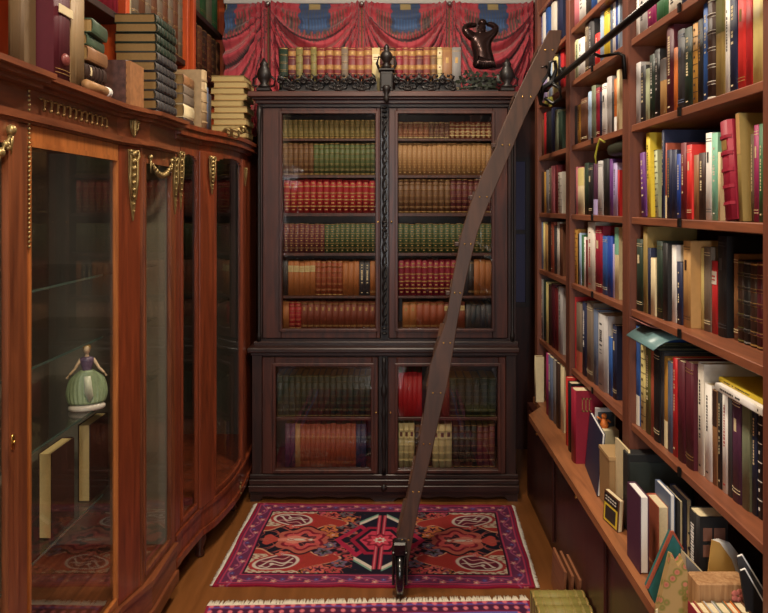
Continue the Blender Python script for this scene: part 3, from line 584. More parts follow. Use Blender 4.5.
# far part of the ledge
row('F', 'far', [(546.5, 549, 352, 'magenta'), (549, 553, 350, 'blue-grey', 'title'), (553.5, 556, 352, 'grey'), (556.5, 560, 356, 'dark brown'), (561, 564, 352, 'cream')], X0=.80)
upright_book(534.8, 536.2, 402.3, 357, 544, 'cream', 'cream book with worn boards standing at the far end of the ledge', pages='old_pages')
upright_book(566, 567.5, 446, 378, 577, 'bright red', 'bright red book behind the black one on the ledge, middle bay')
upright_book(568.5, 571.5, 453, 384, 592, 'black', 'black book between the bright red and crimson books on the ledge')
o = upright_book(571.8, 576, 464, 391, 603, 'crimson', 'crimson clothbound book with gold lettering on its cover, standing on the ledge')
yn = (EYE-LEDGE)*F/(464-VV)
m = MB()
for k, (a, b) in enumerate(((582, 2), (585.5, 2), (589, 2))):                 # blocked gold letters
    m.box(PX(a, yn), PX(a+.8, yn), yn-.0008, yn, PZ(412, yn), PZ(398, yn)); m.box(PX(a, yn), PX(a+2.4, yn), yn-.0008, yn, PZ(412, yn), PZ(410.5, yn))
    m.box(PX(a, yn), PX(a+2.4, yn), yn-.0008, yn, PZ(399.5, yn), PZ(398, yn))
me = m.mesh('cover_lettering', M['gold']); q = bpy.data.objects.new('cover_lettering', me); C.objects.link(q); q.parent = o
q.matrix_parent_inverse = Matrix.Translation(o.location).to_4x4() @ Matrix.Rotation(-pi/2, 4, 'Z') if False else (Matrix.Translation(Vector(o.location)) @ Matrix.Rotation(-pi/2, 4, 'Z')).inverted()
# small framed card with a figure
m = MB(); Y = 2.84; m.bev(PX(595.5, Y), PX(616, Y), Y, Y+.012, LEDGE+.001, PZ(408, Y), .002)
t = thing('picture_frame', (PX(600, Y), Y, LEDGE), 'small grey framed picture standing between crimson book and tan box', 'picture frame'); m.build('frame', CM(COL['pale grey']), t)
MB().box(PX(598, Y), PX(614, Y), Y-.002, Y, LEDGE+.02, PZ(412, Y)).build('picture', CM((60, 62, 66), noise=.6, scale=20), t)
m = MB(); x = PX(603, Y); zz = PZ(426, Y); m.ball((x, Y-.016, zz+.045), .011); m.lathe([(.016, 0), (.018, .012), (.008, .035)], (x, Y-.016, zz), 10); m.tube([(x-.012, Y-.016, zz+.03), (x-.028, Y-.016, zz+.042)], .004, 6); m.tube([(x+.012, Y-.016, zz+.03), (x+.026, Y-.016, zz+.02)], .004, 6)
m2 = MB(); m2.bev(x-.028, x+.05, Y-.05, Y-.003, LEDGE+.0006, zz, .003); o = m2.build('small_book_block', CM(COL['cream'])); tag(o, 'cream cardboard box in front of the grey picture frame on the ledge', 'box'); o.name = 'cardboard_box'
o = m.build('figurine', CM(COL['orange'])); tag(o, 'tiny orange figurine standing on the cream box in front of the picture frame', 'figurine')
# leaning navy / white pamphlet
def leaner(name, Pts, T, colr, edgec, label, cat='book'):
    """board with four front corners (3-D) and thickness vector T"""
    t = thing(name, tuple(sum((Vector(p) for p in Pts), Vector())/4-Vector((0, 0, 0))), label, cat)
    t.location.z = min(p[2] for p in Pts)
    T = Vector(T); n = T.normalized()*.0025
    MB().ext(Pts, n).ext([Vector(p)+T-n for p in Pts], n).build('cover', CM(COL[colr]), t)
    c = sum((Vector(p) for p in Pts), Vector())/4
    MB().ext([Vector(p)+(c-Vector(p))*.02+n for p in Pts], T-2*n).build('page_block', M[edgec], t)
    return t
def GP(u, v, z=LEDGE): y = (EYE-z)*F/(v-VV); return Vector((PX(u, y), y, z))
a = GP(597, 497); b = GP(585, 466)
leaner('book', [a+Vector((0, 0, .001)), b+Vector((0, 0, .001)), b+Vector((.02, .0, .225)), a+Vector((.02, 0, .235))], (.012, 0, 0), 'navy blue', 'white_pages', 'thin navy book leaning back against the tan box on the ledge')
# tan card box
a = GP(609.5, 513.5); t = thing('storage_box', (a.x+.03, a.y+.07, LEDGE), 'tan cardboard storage box on the ledge beside the post', 'box')
h = PZ(452, a.y)-LEDGE-.03
MB().prism([(a.x, a.y), (a.x+.085, a.y), (a.x+.09, a.y+.13), (a.x+.003, a.y+.13)], LEDGE+.0006, LEDGE+h).build('body', CM((150, 118, 78), noise=.08), t)
MB().prism([(a.x-.003, a.y-.003), (a.x+.088, a.y-.003), (a.x+.093, a.y+.133), (a.x+.0, a.y+.133)], LEDGE+h, LEDGE+h+.012).build('lid', CM((172, 140, 96), noise=.08), t)
# yellow and black paperback facing the aisle
a = GP(604, 519); b = GP(617.5, 533); hh = .105
t = leaner('paperback', [b+Vector((0, 0, .001)), a+Vector((-.004, 0, .001)), a+Vector((.002, 0, hh)), b+Vector((.006, 0, hh))], (.018, 0.004, 0), 'brown', 'pages', 'small brown paperback with a black title panel and yellow frame before the tan box')
A = (a+b)/2; d = (b-a)
def on(s0, s1, z0, z1, out, mat, nm):
    off = Vector((-out, 0, 0)); pts = [a+d*s+off+Vector((-.004*(1-s)+.006*z/hh, 0, z)) for s, z in ((s0, z0), (s1, z0), (s1, z1), (s0, z1))]
    MB().ext(pts, (.0006, 0, 0)).build(nm, mat, t)
on(.06, .94, .07, .10, .0012, CM(COL['black']), 'title_panel'); on(.06, .94, .006, .066, .0010, CM(COL['yellow']), 'cover_frame'); on(.16, .84, .014, .060, .0018, CM((50, 42, 40), noise=.7, scale=70), 'cover_picture')
for zz in (.078, .088): 
    for k in range(5): on(.14+k*.15, .24+k*.15, zz, zz+.004, .002, CM(COL['off-white']), 'title_lettering')
# near part of the ledge
slab('folder', 2.345, .785, .14, .006, .27, 'cream', 'thin cream folder standing beside the post on the ledge', rz=0, cat='folder').name = 'folder'
t = thing('slipcase', (.93, 2.33, LEDGE), 'black slipcase standing at the back of the ledge next to the post', 'slipcase')
MB().bev(.776, 1.0, 2.335, 2.385, LEDGE+.0006, LEDGE+.262, .003).build('case', CM((36, 36, 36)), t); MB().bev(.782, .99, 2.331, 2.335, LEDGE+.02, LEDGE+.235, .001).build('front_panel', CM((44, 50, 46)), t)
# lying black volumes stacked behind
for k, (cc, nm) in enumerate((('black', 'black book lying at the bottom of the pile behind the upright books on the ledge'), ('navy blue', 'navy book lying in the middle of the pile behind upright ledge books'), ('dark grey', 'dark grey book lying on top of the pile behind upright ledge books'))):
    o = make_book(.045, .17, .22, cc, 'edge', 'pale grey', None, 'pages', True, seed=k); o.rotation_euler = (0, -pi/2, 0); o.location = (1.075, 1.92, LEDGE+.0235+k*.046); o.rotation_euler = (0, -pi/2, 0); tag(o, nm, 'book', 'books lying in the pile behind the ledge books')
def cover_out(z, uL, uR, vt, W, colr, label, pages='pages', style='plain', z0=LEDGE):
    """book with its board towards the aisle and its fore edge towards the room's near end"""
    x0, x1 = PX(uL, z), PX(uR, z); o = make_book(x1-x0, W, PZ(vt, z)-z0-.001, colr, style, None, None, pages, True, seed=int(uL))
    o.rotation_euler = (0, 0, pi); o.location = ((x0+x1)/2, z+W, z0+.0008); tag(o, label, 'book'); return o
cover_out(2.07, 640, 649, 497, .115, 'plum', 'dark plum book with bright white page edges, foremost left on the near ledge', 'white_pages')
cover_out(2.10, 658, 669, 507, .10, 'terracotta', 'terracotta book with cream page edges beside the plum book on the near ledge')
cover_out(2.085, 670, 675, 495, .12, 'blue-grey', 'thin blue-grey book behind the terracotta book on the near ledge', 'white_pages')
cover_out(2.06, 679.5, 683, 501, .12, 'black', 'thin black book between blue-grey and navy books on the near ledge')
cover_out(2.04, 686, 692, 500, .12, 'navy blue', 'navy book left of the dotted black spine on the near ledge')
upright_book(689.5, 700, 618, 517, 728, 'black', 'thick black book with white lettered spine and brown picture cover on the near ledge', 'title', 'white')
yy = (EYE-LEDGE)*F/(618-VV)
o = bpy.data.objects[-1]
pc = MB(); 
for (a, b, c, d) in ((703, 712, 528, 541), (714, 725, 528, 541), (703, 712, 545, 557), (714, 725, 545, 557)): pc.box(PX(a, yy), PX(b, yy), yy-.0012, yy-.0002, PZ(d, yy), PZ(c, yy))
bk = [x for x in C.objects if x.get('label', '').startswith('thick black book with white lettered')][0]
q = bpy.data.objects.new('cover_picture', pc.mesh('cover_picture', CM((112, 74, 60), noise=.5, scale=25))); C.objects.link(q); q.parent = bk
q.matrix_parent_inverse = (Matrix.Translation(Vector(bk.location)) @ Matrix.Rotation(-pi/2, 4, 'Z')).inverted()

def poly_at(pts, Y, d, mat, nm, par): MB().ext([Vector((PX(u, Y), Y, max(LEDGE+.001, PZ(v, Y)))) for u, v in pts], d).build(nm, mat, par)
# teal book tipped on its corner
Y = 1.84; t = thing('book', (PX(660, Y), Y, LEDGE), 'teal book with terracotta edge leaning slantwise at the front of the near ledge', 'book')
poly_at([(673, 534), (683, 549), (655, 604), (648.5, 590)], Y, (.0, .03, 0), CM(COL['teal']), 'cover', t)
poly_at([(671, 531.5), (674, 531.5), (684, 549), (683, 550), (673, 534), (648.5, 589), (646, 588)], Y-.002, (0, .006, 0), CM(COL['terracotta']), 'binding', t)
# floral gift bag
def floral(name, base):
    m_, t_, b = newmat(name); N = t_.nodes.new; tc = N('ShaderNodeTexCoord'); v = N('ShaderNodeTexVoronoi'); v.inputs['Scale'].default_value = 42
    cr = N('ShaderNodeValToRGB'); e = cr.color_ramp.elements; e[0].position = 0; e[0].color = rgb(168, 74, 70); e[1].position = .55; e[1].color = rgb(*base)
    k = e.new(.22); k.color = rgb(190, 120, 96); k = e.new(.36); k.color = rgb(128, 122, 58); cr.color_ramp.interpolation = 'EASE'
    t_.links.new(tc.outputs['Object'], v.inputs['Vector']); t_.links.new(v.outputs['Distance'], cr.inputs[0]); t_.links.new(cr.outputs[0], b.inputs['Base Color']); b.inputs['Roughness'].default_value = .6; return m_
MF = floral('floral_paper', (172, 142, 92))
Y = 1.72; t = thing('gift_bag', (PX(676, Y), Y, LEDGE), 'tan floral paper bag with pointed top on the near ledge beside the teal book', 'bag')
poly_at([(671, 558), (675, 560), (678, 567), (683, 560), (691, 580), (700, 620), (700, 645), (655, 645), (658, 612)], Y, (.006, .035, 0), MF, 'body', t)
poly_at([(656, 610), (658, 609), (658, 645), (655, 645)], Y-.002, (0, .003, 0), CM(COL['cream']), 'seam', t)
# cream-edged book leaning
Y = 1.73; t = thing('book', (PX(698, Y), Y, LEDGE), 'grey book with cream page edge upward, leaning between floral bag and wood-grained box', 'book')
poly_at([(686, 556), (712, 583), (712, 648), (692, 648)], Y+.03, (0, .003, 0), CM(COL['grey']), 'cover', t)
poly_at([(686.5, 557), (712, 584), (712, 646), (693, 646)], Y+.034, (.004, .045, .0), M['pages'], 'page_block', t)
# open yellow brochure with fanned leaves
Y = 1.80; t = thing('brochure', (PX(726, Y), Y, LEDGE), 'tan brochure with white leaves fanning open on the near ledge', 'brochure')
poly_at([(712, 540), (720, 543), (732, 560), (739, 582), (740, 630), (708, 630), (708, 572)], Y, (0, .003, 0), CM((186, 142, 74)), 'cover', t)
for k in range(5):
    q = [(712+k*1.6, 540-k*.3), (722+k*2, 543), (734+k*2.2, 560), (742+k*2.4, 582), (742+k*2.4, 630), (710, 630)]
    poly_at(q, Y+.004+k*.006, (0, .004, 0), M['white_pages'], 'leaf', t)
# wood grained box
Y = 1.66; t = thing('box', (PX(725, Y), Y, LEDGE), 'wood-grained tan box with a painted flower at the front of the near ledge', 'box')
MB().bev(PX(698, Y), PX(750, Y), Y, Y+.06, LEDGE+.0006, PZ(584, Y), .003).build('body', wood('grained_card', rgb(142, 100, 62), rgb(186, 144, 100), .6, 0, 'Z', 2.5), t)
m = MB()
for k in range(5): a = k*2*pi/5; m.ball((PX(738, Y)+.010*cos(a), Y-.001, PZ(596, Y)+.010*sin(a)), .008, 1, .2, 1, 8)
m.build('flower', CM((186, 104, 92)), t)
# dark magazines propped at the right
for k, (c, lab) in enumerate((('dark grey', 'dark grey magazine slanting down against the post at the right of near ledge'), ('black', 'black magazine in front of the dark grey slanting one, right of near ledge'))):
    Y = 1.64-k*.03; t = thing('magazine', (PX(752, Y), Y, LEDGE), lab, 'magazine')
    poly_at([(737+k*3, 558+k*14), (742+k*3, 556+k*14), (763, 590+k*12), (763, 650), (752, 650)], Y, (0, .003, 0), CM(COL[c]), 'cover', t)
    poly_at([(738+k*3, 557+k*14), (743+k*3, 555+k*14), (764, 589+k*12), (764, 592+k*12)], Y+.0035, (0, .006, 0), M['white_pages'], 'page_block', t)
# front row of small paperbacks, only their tops in the frame
for k, (a, b, c) in enumerate(((697, 703, 'crimson'), (703.5, 712, 'tan'), (712.5, 722, 'pale grey'), (722.5, 733, 'grey-green'), (733.5, 741, 'orange'), (741.5, 752, 'brown'))):
    Y = 1.60; o = make_book(PX(b, Y)-PX(a, Y), .05, PZ(613, Y)-LEDGE-.001, c, 'plain', None, None, 'pages', False, seed=k)
    o.location = ((PX(a, Y)+PX(b, Y))/2, Y, LEDGE+.0006); o.name = 'paperback'; tag(o, f"{c} small paperback, {nth(k, 6)}, cut off by the lower edge of the view", 'book', 'small paperbacks at the front of the near ledge')

# two thin books lying on the tops of the books, low shelf of near bay
def top_of(y0, y1, zs, x0=.80):
    z = zs
    for o in C.objects:
        if o.get('category') == 'book' and o.location.x > .8 and y0-.02 < o.location.y < y1+.02 and abs(o.location.z-zs) < .02:
            cs = [c for c in (o.children or [o]) if c.type == 'MESH']
            for c in cs: z = max(z, o.location.z+max(v.co.z for v in c.data.vertices))
    return z
zt = top_of(1.57, 1.79, HS['E'])+.002
for k, (c, T, lab) in enumerate((('white', .018, 'white book lying flat on the row of books, low shelf of near bay'), ('yellow', .012, 'yellow book lying on the white one above the low shelf row'))):
    o = make_book(T, .17, .23, c, 'title', 'black', None, 'pages', True, seed=k); o.rotation_euler = (0, -pi/2, -pi/2)
    # thickness -> up, spine -> aisle, height -> along the shelf
    o.location = (.822+k*.014, 1.57, zt+T/2); zt += T+.0008; tag(o, lab, 'book')
    bpy.context.view_layer.update()
    ys = [ (o.matrix_world @ v.co).y for v in o.children[0].data.vertices ]; o.location.y += 1.565+k*.01-min(ys)
# curled magazines over the first books
zt = top_of(1.99, 2.36, HS['E'])+.004
for k, (c, lab) in enumerate((('teal', 'grey-teal magazine drooping over the tops of the first books on low shelf'), ('terracotta', 'dull pink magazine on the grey-teal one above the low shelf books'))):
    m = MB(); n = 14; vs = []
    for i in range(n+1):
        t_ = i/n; x = .775+.23*t_+k*.01; z = zt+k*.006+.003+(.0 if t_ > .35 else -(.35-t_)**2*.28*(1-k*1.6))
        for y in (2.345, 2.10+k*.13): vs += [(x, y, z), (x, y, z+.003)]
    fs = []
    for i in range(n):
        a = i*4; b = a+4; fs += [(a, b, b+2, a+2), (a+1, a+3, b+3, b+1), (a, a+1, b+1, b), (a+2, b+2, b+3, a+3)]
    fs += [(0, 2, 3, 1), (n*4, n*4+1, n*4+3, n*4+2)]
    m.smooth = True; m.add(vs, fs); o = m.build('magazine', CM((150, 96, 88) if k else (96, 128, 130), .35)); tag(o, lab, 'magazine')
# dark pouch with a yellow strap on top of the eye-level books
zt = top_of(2.5, 2.74, HS['C'])+.001
t = thing('pouch', (.87, 2.62, zt), 'dark green pouch with yellow strap on top of the eye-level books, middle bay', 'pouch')
m = MB(); m.smooth = True; m.bev(.815, .95, 2.50, 2.74, zt, min(zt+.075, HS['B']-.026), .025); o = m.build('body', CM((40, 44, 32), .5, .2), t)
md = o.modifiers.new('s', 'SUBSURF'); md.levels = 2; md.render_levels = 2
m = MB(); m.tube([(.81, 2.70, zt+.06), (.795, 2.715, zt+.075), (.79, 2.73, zt+.05), (.784, 2.74, zt+.01), (.786, 2.735, zt-.02)], .004, 8); m.build('strap', CM((150, 146, 44)), t)

# ---- ladder rail with brackets
t = thing('ladder_rail', (.72, 2.3, 2.2), 'black iron ladder rail running along the right-hand bookcase', 'rail')
ra, rb_ = Vector((.72, 1.45, EYE+.578)), Vector((.72, 3.34, EYE+.56))
MB().tube([ra, rb_], .0125, 10).ball(rb_, .018).build('rail_bar', M['iron'], t)
for y in (2.43,):
    z = ra.z+(rb_.z-ra.z)*(y-ra.y)/(rb_.y-ra.y)
    MB().tube([(.72, y+.10, z-.02), (.735, y+.07, z-.035), (.775, y+.0, z-.038), (.79, y-.012, z-.05), (.793, y-.012, z-.13)], [.006, .006, .006, .007, .008], 8).build('bracket', M['iron'], t)

# ================================================================ LADDER
def lz(v): return 2.95+(597-v)/(597-30)*.20
edge = [(30, 549, 562), (42, 543, 560.5), (60, 533.5, 553), (90, 518.5, 540), (110, 509.5, 529), (131, 501, 519.5), (146, 496, 513.5), (175, 482, 501), (203, 471, 489), (233, 461.5, 477.5), (278, 452.5, 466.5), (320, 446, 458), (366, 430.5-1, 451), (387, 427, 447), (420, 422.5, 439), (448, 417.5, 433), (504, 405.5, 419.5), (540, 396.5, 412.5), (566, 393.5, 408)]
lad = thing('library_ladder', (.02, 2.95, 0), 'brown wooden library ladder leaning across the bookcase onto the black rail', 'ladder')
dirn = Vector((.1, 1, 0)).normalized()
def stile(off, thick):
    m = MB(); L = [P(a, v, lz(v)) for v, a, b in edge]; R = [P(b, v, lz(v)) for v, a, b in edge]; d = dirn*off; e = dirn*thick; n = len(edge)
    vs = [p+d for p in L]+[p+d for p in R]+[p+d+e for p in L]+[p+d+e for p in R]
    fs = []
    for i in range(n-1): fs += [(i, i+1, n+i+1, n+i), (2*n+i, 3*n+i, 3*n+i+1, 2*n+i+1), (i, 2*n+i, 2*n+i+1, i+1), (n+i, n+i+1, 3*n+i+1, 3*n+i)]
    fs += [(0, n, 3*n, 2*n), (n-1, 3*n-1, 4*n-1, 2*n-1)]
    m.add(vs, fs); o = m.build('stile', M['ladder'], lad); md = o.modifiers.new('b', 'BEVEL'); md.width = .003; md.segments = 2; return o
stile(0, .028); stile(.37, .028)
def edge_at(v):
    for (v0, a0, b0), (v1, a1, b1) in zip(edge, edge[1:]):
        if v0 <= v <= v1: t = (v-v0)/(v1-v0); return a0+(a1-a0)*t, b0+(b1-b0)*t
for v in (50, 97, 145, 197, 244, 293, 343, 393, 444, 492, 540):
    a, b = edge_at(v); z = lz(v); p0 = P(a-.6, v-1, z)+dirn*.028; p1 = P(b-3, v-1, z)+dirn*.028; th = Vector((0, 0, .02))
    L = dirn*.342
    MB().ext([p0, p1, p1+th, p0+th], L).build('tread', M['ladder'], lad)
    m = MB()
    for k in (.35, .75): m.ball(P(a+(b-a)*k, v, z)-dirn*.001, .0040, 1, .6)
    m.build('bolts', M['brass'], lad)
    if v in (145, 197, 244, 293): 
        q = P(a-1.5, v+1, z); MB().bev(q.x-.012, q.x+.006, q.y+.002, q.y+.05, q.z-.006, q.z+.012, .002).build('bracket', M['ladder'], lad)
# castor foot
fx = PX(400, 2.95)
m = MB(); m.bev(fx-.032, fx+.030, 2.935, 2.995, .175, .235, .008); m.bev(fx-.034, fx-.022, 2.93, 3.0, .06, .20, .004); m.bev(fx+.020, fx+.032, 2.93, 3.0, .06, .20, .004)
m.build('castor_fork', M['rubber'], lad)
m = MB(); R_ = .085; pr = [(.002, -.018), (R_-.012, -.018), (R_, -.010), (R_, .010), (R_-.012, .018), (.002, .018)]
m.lathe(pr, (fx-.001, 2.965, R_+.0135), 28, axis='X'); m.build('castor_wheel', M['rubber'], lad)
# hook carriage where the ladder meets the rail
m = MB(); h = Vector((.665, 3.19, 2.16))
m.tube([P(541, 100, 3.16), P(543, 88, 3.14), P(552, 82, 3.13), P(556, 70, 3.13), P(555, 61, 3.13), P(550, 62, 3.13), P(549, 72, 3.13), P(551, 80, 3.14)], [.010, .011, .012, .009, .008, .008, .008, .007], 8)
m.tube([P(541, 68, 3.14), P(546, 66, 3.14), P(548, 74, 3.14), P(542, 82, 3.14), P(538, 92, 3.15), P(541, 104, 3.15), P(548, 106, 3.15)], [.005, .008, .009, .010, .009, .009, .006], 8)
m.tube([P(553, 84, 3.12), P(560, 88, 3.1), P(561, 98, 3.1), P(553, 104, 3.12), P(545, 98, 3.14)], .009, 8)
m.lathe([(.002, -.012), (.028, -.012), (.020, 0), (.028, .012), (.002, .012)], P(562, 79, 3.10)+Vector((0, 0, .03)), 16, axis='X')
m.build('hook_carriage', M['iron'], lad)
o = MB().tube([P(546, 104, 3.18), P(547, 99, 3.18), P(551, 98, 3.18), P(553, 103, 3.18), P(549, 106, 3.18)], .009, 6).build('cord', CM((190, 190, 90))); tag(o, 'pale yellow cord looped around the ladder hook by the rail', 'cord')

# ================================================================ FLOOR: rugs and books
import numpy as np
def rug_mesh(name, corners, NX, NY, colf, thick=.008):
    """corners: back-left, back-right, front-right, front-left (x, y)"""
    bl, br, fr, fl = [np.array(c) for c in corners]
    s = np.linspace(0, 1, NX+1); t = np.linspace(0, 1, NY+1); S, T = np.meshgrid(s, t)
    wob = .003*np.sin(S*23+T*5)+.002*np.sin(S*51)
    Pp = ((1-S)*(1-T))[..., None]*bl+(S*(1-T))[..., None]*br+(S*T)[..., None]*fr+((1-S)*T)[..., None]*fl
    co = np.zeros((NY+1, NX+1, 3)); co[..., :2] = Pp; co[..., 0] += .004*np.sin(T*11)*(np.abs(S-.5)*2)**4; co[..., 1] += wob*(np.abs(T-.5)*2)**6; co[..., 2] = thick+.0008*np.sin(S*40)*np.sin(T*30)
    n = (NX+1)*(NY+1); idx = np.arange(n).reshape(NY+1, NX+1)
    f = np.stack([idx[:-1, :-1], idx[1:, :-1], idx[1:, 1:], idx[:-1, 1:]], -1).reshape(-1, 4)
    # skirt
    ring = list(idx[0, :])+list(idx[1:, -1])+list(idx[-1, -2::-1])+list(idx[-2:0:-1, 0]); R = co.reshape(-1, 3)[ring].copy(); R[:, 2] = .0008
    V = np.vstack([co.reshape(-1, 3), R]); m_ = len(ring); fk = [(ring[i], ring[(i+1) % m_], n+(i+1) % m_, n+i) for i in range(m_)]
    me = bpy.data.meshes.new(name); me.from_pydata(V.tolist(), [], f.tolist()+fk)
    col = colf(S.ravel(), T.ravel()); col = np.vstack([col, col[ring]]); col = np.where(col <= 10.31, col/255/12.92, ((col/255+.055)/1.055)**2.4)
    a = me.color_attributes.new('Col', 'FLOAT_COLOR', 'POINT'); a.data.foreach_set('color', np.hstack([col, np.ones((len(col), 1))]).ravel().astype(np.float32))
    me.update(); return me
def sm(d, w=.004): return np.clip(.5-d/w, 0, 1)[..., None]
RNG = np.random.RandomState(5)
def rug_col(S, T):
    x = (S-.5)*1.60; y = T-.5                                            # x in [-.8,.8], y in [-.5,.5]; y<0 is the far side
    c = np.zeros((len(S), 3)); ax = np.abs(x); ay = np.abs(y)
    def put(d, colr, w=.005):
        nonlocal c; k = sm(d, w); c = c*(1-k)+np.array(colr, float)*k
    navy, red, rose, wht, pur, orng, dk = (26, 20, 34), (164, 40, 54), (180, 72, 84), (212, 198, 182), (104, 44, 78), (176, 92, 70), (34, 20, 30)
    c[:] = (150, 24, 56)
    put(np.maximum(ax-.785, ay-.485), pur); 
    # border flowers: repeating small motifs
    def cell(px, py, sx, sy, r): return np.hypot(((px/sx) % 1-.5)*sx, ((py/sy) % 1-.5)*sy)-r
    inb = np.maximum(.64-ax, -(1))*0
    border = np.minimum(.785-ax, .485-ay)                               # distance from outer edge
    al = np.where(ax > .69, y, x); ac = np.where(ax > .69, ax-.737, ay-.437)
    wv = ac-.018*np.sin(al*2*pi/.17); put(np.abs(wv)-.005, (160, 78, 116))
    for off, colr, r_ in ((0, (188, 96, 106), .017), (.0425, (84, 70, 130), .012), (.085, (196, 120, 110), .015), (.1275, (150, 52, 84), .014)):
        da = ((al+off)/.17 % 1-.5)*.17; dc = ac+.020*np.cos((off)/.17*2*pi)*np.sign(.5); aa = np.arctan2(dc, da); dd0 = np.hypot(da, dc)-r_*(1+.3*np.cos(aa*5+off*70)); put(dd0, colr); put(dd0+.011, (214, 190, 180))
    put(np.abs(border-.012)-.004, (190, 60, 90)); put(np.abs(border-.092)-.004, (190, 60, 90)); put(np.abs(border-.104)-.004, dk)
    fld = np.maximum(ax-.675, ay-.375); put(fld, navy)
    inside = fld < 0
    # spandrels
    sp = -(ax*.62+ay*1.0-.545); spd = np.where(inside, sp, 1); 
    spd = np.where(inside, np.maximum(.30-ax+.10*np.sin(ay*22), .04*np.sin(ax*26)+.150-ay), 1); put(spd, (162, 52, 46)); 
    put(np.where(inside, np.abs(spd)-.007, 1), (210, 150, 120))
    cor = np.where(inside, np.maximum(.60-ax-.012*np.sin(ay*70), .17-ay), 1); cor2 = np.where(inside, np.maximum(.352-ay-.006*np.sin(ax*90), .30-ax), 1); cc_ = np.minimum(cor, cor2)
    put(cc_, (200, 184, 158)); put(np.where(cc_ < -.006, np.sin(ax*150+2*np.sin(ay*90))*np.cos(ay*160)*.01+.002, 1), (150, 70, 72))
    ex, ey = (ax-.53), (ay-.262)*1.0; ca, sa = cos(.30), sin(.30); rx, ry = ex*ca+ey*sa, -ex*sa+ey*ca; th = np.arctan2(ry, rx)
    leaf = (np.sqrt((rx/.125)**2+(ry/.078)**2)-1-.05*np.cos(th*3))*.085
    put(np.where(inside, leaf-.012, 1), (168, 50, 52)); put(np.where(inside, leaf, 1), wht); put(np.where(inside, leaf+.013, 1), (104, 30, 50))
    put(np.where(leaf < -.018, np.abs(ry+.020*np.sin(rx*48))-.007, 1), wht); put(np.where(leaf < -.018, np.abs(ry-.030+.012*np.sin(rx*80))-.005, 1), wht); put(np.where(leaf < -.018, np.abs(ry+.034+.010*np.sin(rx*70+1))-.005, 1), (206, 150, 140)); put(np.hypot(rx-.03, ry-.012)-.012, wht)
    # side palmettes
    px_, py_ = ax-.43, y; r = np.sqrt((px_/.15)**2+(py_/.15)**2); pal = (r-1+.10*np.cos(np.arctan2(py_, px_)*6))*.13
    put(np.where(inside, pal-.012, 1), dk); put(np.where(inside, pal, 1), (182, 92, 78)); put(np.where(inside, pal+.028, 1), (120, 26, 44)); put(np.where(inside, pal+.045, 1), (204, 84, 84)); put(np.where(inside, pal+.075, 1), (60, 30, 44))
    tip = np.where(inside, np.maximum(np.abs(py_)-.05*(1-np.abs(px_-.05)/.13), np.abs(px_-.05)-.13), 1); put(tip, (216, 130, 112)); put(np.where(inside, np.maximum(np.abs(py_)-.012, np.abs(px_-.02)-.07), 1), wht)
    st = np.where(inside, np.maximum(np.abs(py_)-.045-.02*np.cos(ax*60), np.abs(ax-.615)-.04), 1); put(st, (182, 70, 62))
    # scattered rosettes and leaves
    rs = RNG.RandomState(3) if hasattr(RNG, 'RandomState') else np.random.RandomState(3)
    pts = [(.10, .30), (.20, .27), (.30, .33), (.24, .18), (.33, .22), (.18, .10), (.27, .06), (.37, .30), (.14, .20), (.45, .22), (.08, .12), (.30, .14), (.52, .17), (.22, .345), (.40, .35)]
    cols = [(172, 84, 72), (166, 66, 84), (200, 120, 60), (112, 92, 120), (198, 92, 78), (206, 104, 84), (90, 96, 96), (182, 60, 70), (196, 84, 100), (120, 70, 90)]
    for i, (qx, qy) in enumerate(pts):
        for sy_ in (-1, 1):
            d0 = np.hypot(ax-qx, (y-sy_*qy)*1.05); an = np.arctan2(y-sy_*qy, ax-qx); k = (i*2+(sy_ > 0)) % len(cols)
            ro = .032+.006*(i % 3); dd = d0-ro*(1+.22*np.cos(an*5+i)); put(np.where(inside & (spd > 0) & inside, dd-.005, 1), (70, 24, 34)); ok = inside & (spd > -.005); put(np.where(ok, dd, 1), cols[k]); put(np.where(ok, dd+.016, 1), cols[(k+3) % len(cols)]); put(np.where(ok, dd+.026, 1), wht if i % 3 == 0 else dk)
    # vines
    vn = np.where(inside & (spd > .01) & (ax > .13), np.abs(np.sin(ax*38+3*np.sin(ay*21))*np.cos(ay*33+2*np.sin(ax*17)))-.07, 1); put(vn*.06, (176, 84, 74), .006)
    # centre medallion
    r = ax*1.0+ay*.9; put(np.where(ax < .16, np.maximum(np.maximum(ax-.13, ay-.335), r-.42), 1), (24, 22, 40))
    me = np.abs(np.abs(ax-.12)*1.2+ay*.8-.14)-.022; put(np.where(ay < .2, np.where(ax > .045, me, 1), 1), (168, 34, 66)); 
    br = np.maximum(ax*1+ay*.55-.17, ay-.17); put(br, (150, 26, 54)); put(br+.03, (30, 18, 34)); put(br+.055, (200, 60, 84))
    put(np.maximum(ax-.026, ay-.33), (164, 30, 58)); put(np.maximum(np.abs(ax-.016)-.004, ay-.33), (206, 110, 116)); put(np.maximum(ax-.005, ay-.33), dk)
    for s_, o_ in ((1, 0),): put(np.maximum(np.abs((ay-.345)+ax*1.05)-.018, np.maximum(ax-.13, .025-ax)), wht); put(np.maximum(np.abs((ay-.372)+ax*1.05)-.008, np.maximum(ax-.13, .025-ax)), (120, 160, 140))
    rr = np.hypot(ax, ay*1.1); an = np.arctan2(y, x); put(rr-.085*(1+.15*np.cos(an*8)), (120, 22, 44)); put(rr-.062*(1+.2*np.cos(an*8)), (206, 70, 88)); put(rr-.030*(1+.25*np.cos(an*8)), wht); put(rr-.014, (190, 60, 60))
    h = RNG.rand(len(S))*.10+.95; return np.clip(c*h[:, None]*.90, 0, 255)
def fl_(u, v): y = EYE*F/(v-VV); return (PX(u, y), y)
bl, br_, fr, fll = fl_(257.5, 504.5), fl_(511.5, 506.5), fl_(536, 589), fl_(213.5, 587)
MRUG = attrmat('rug_wool', .95, .4)
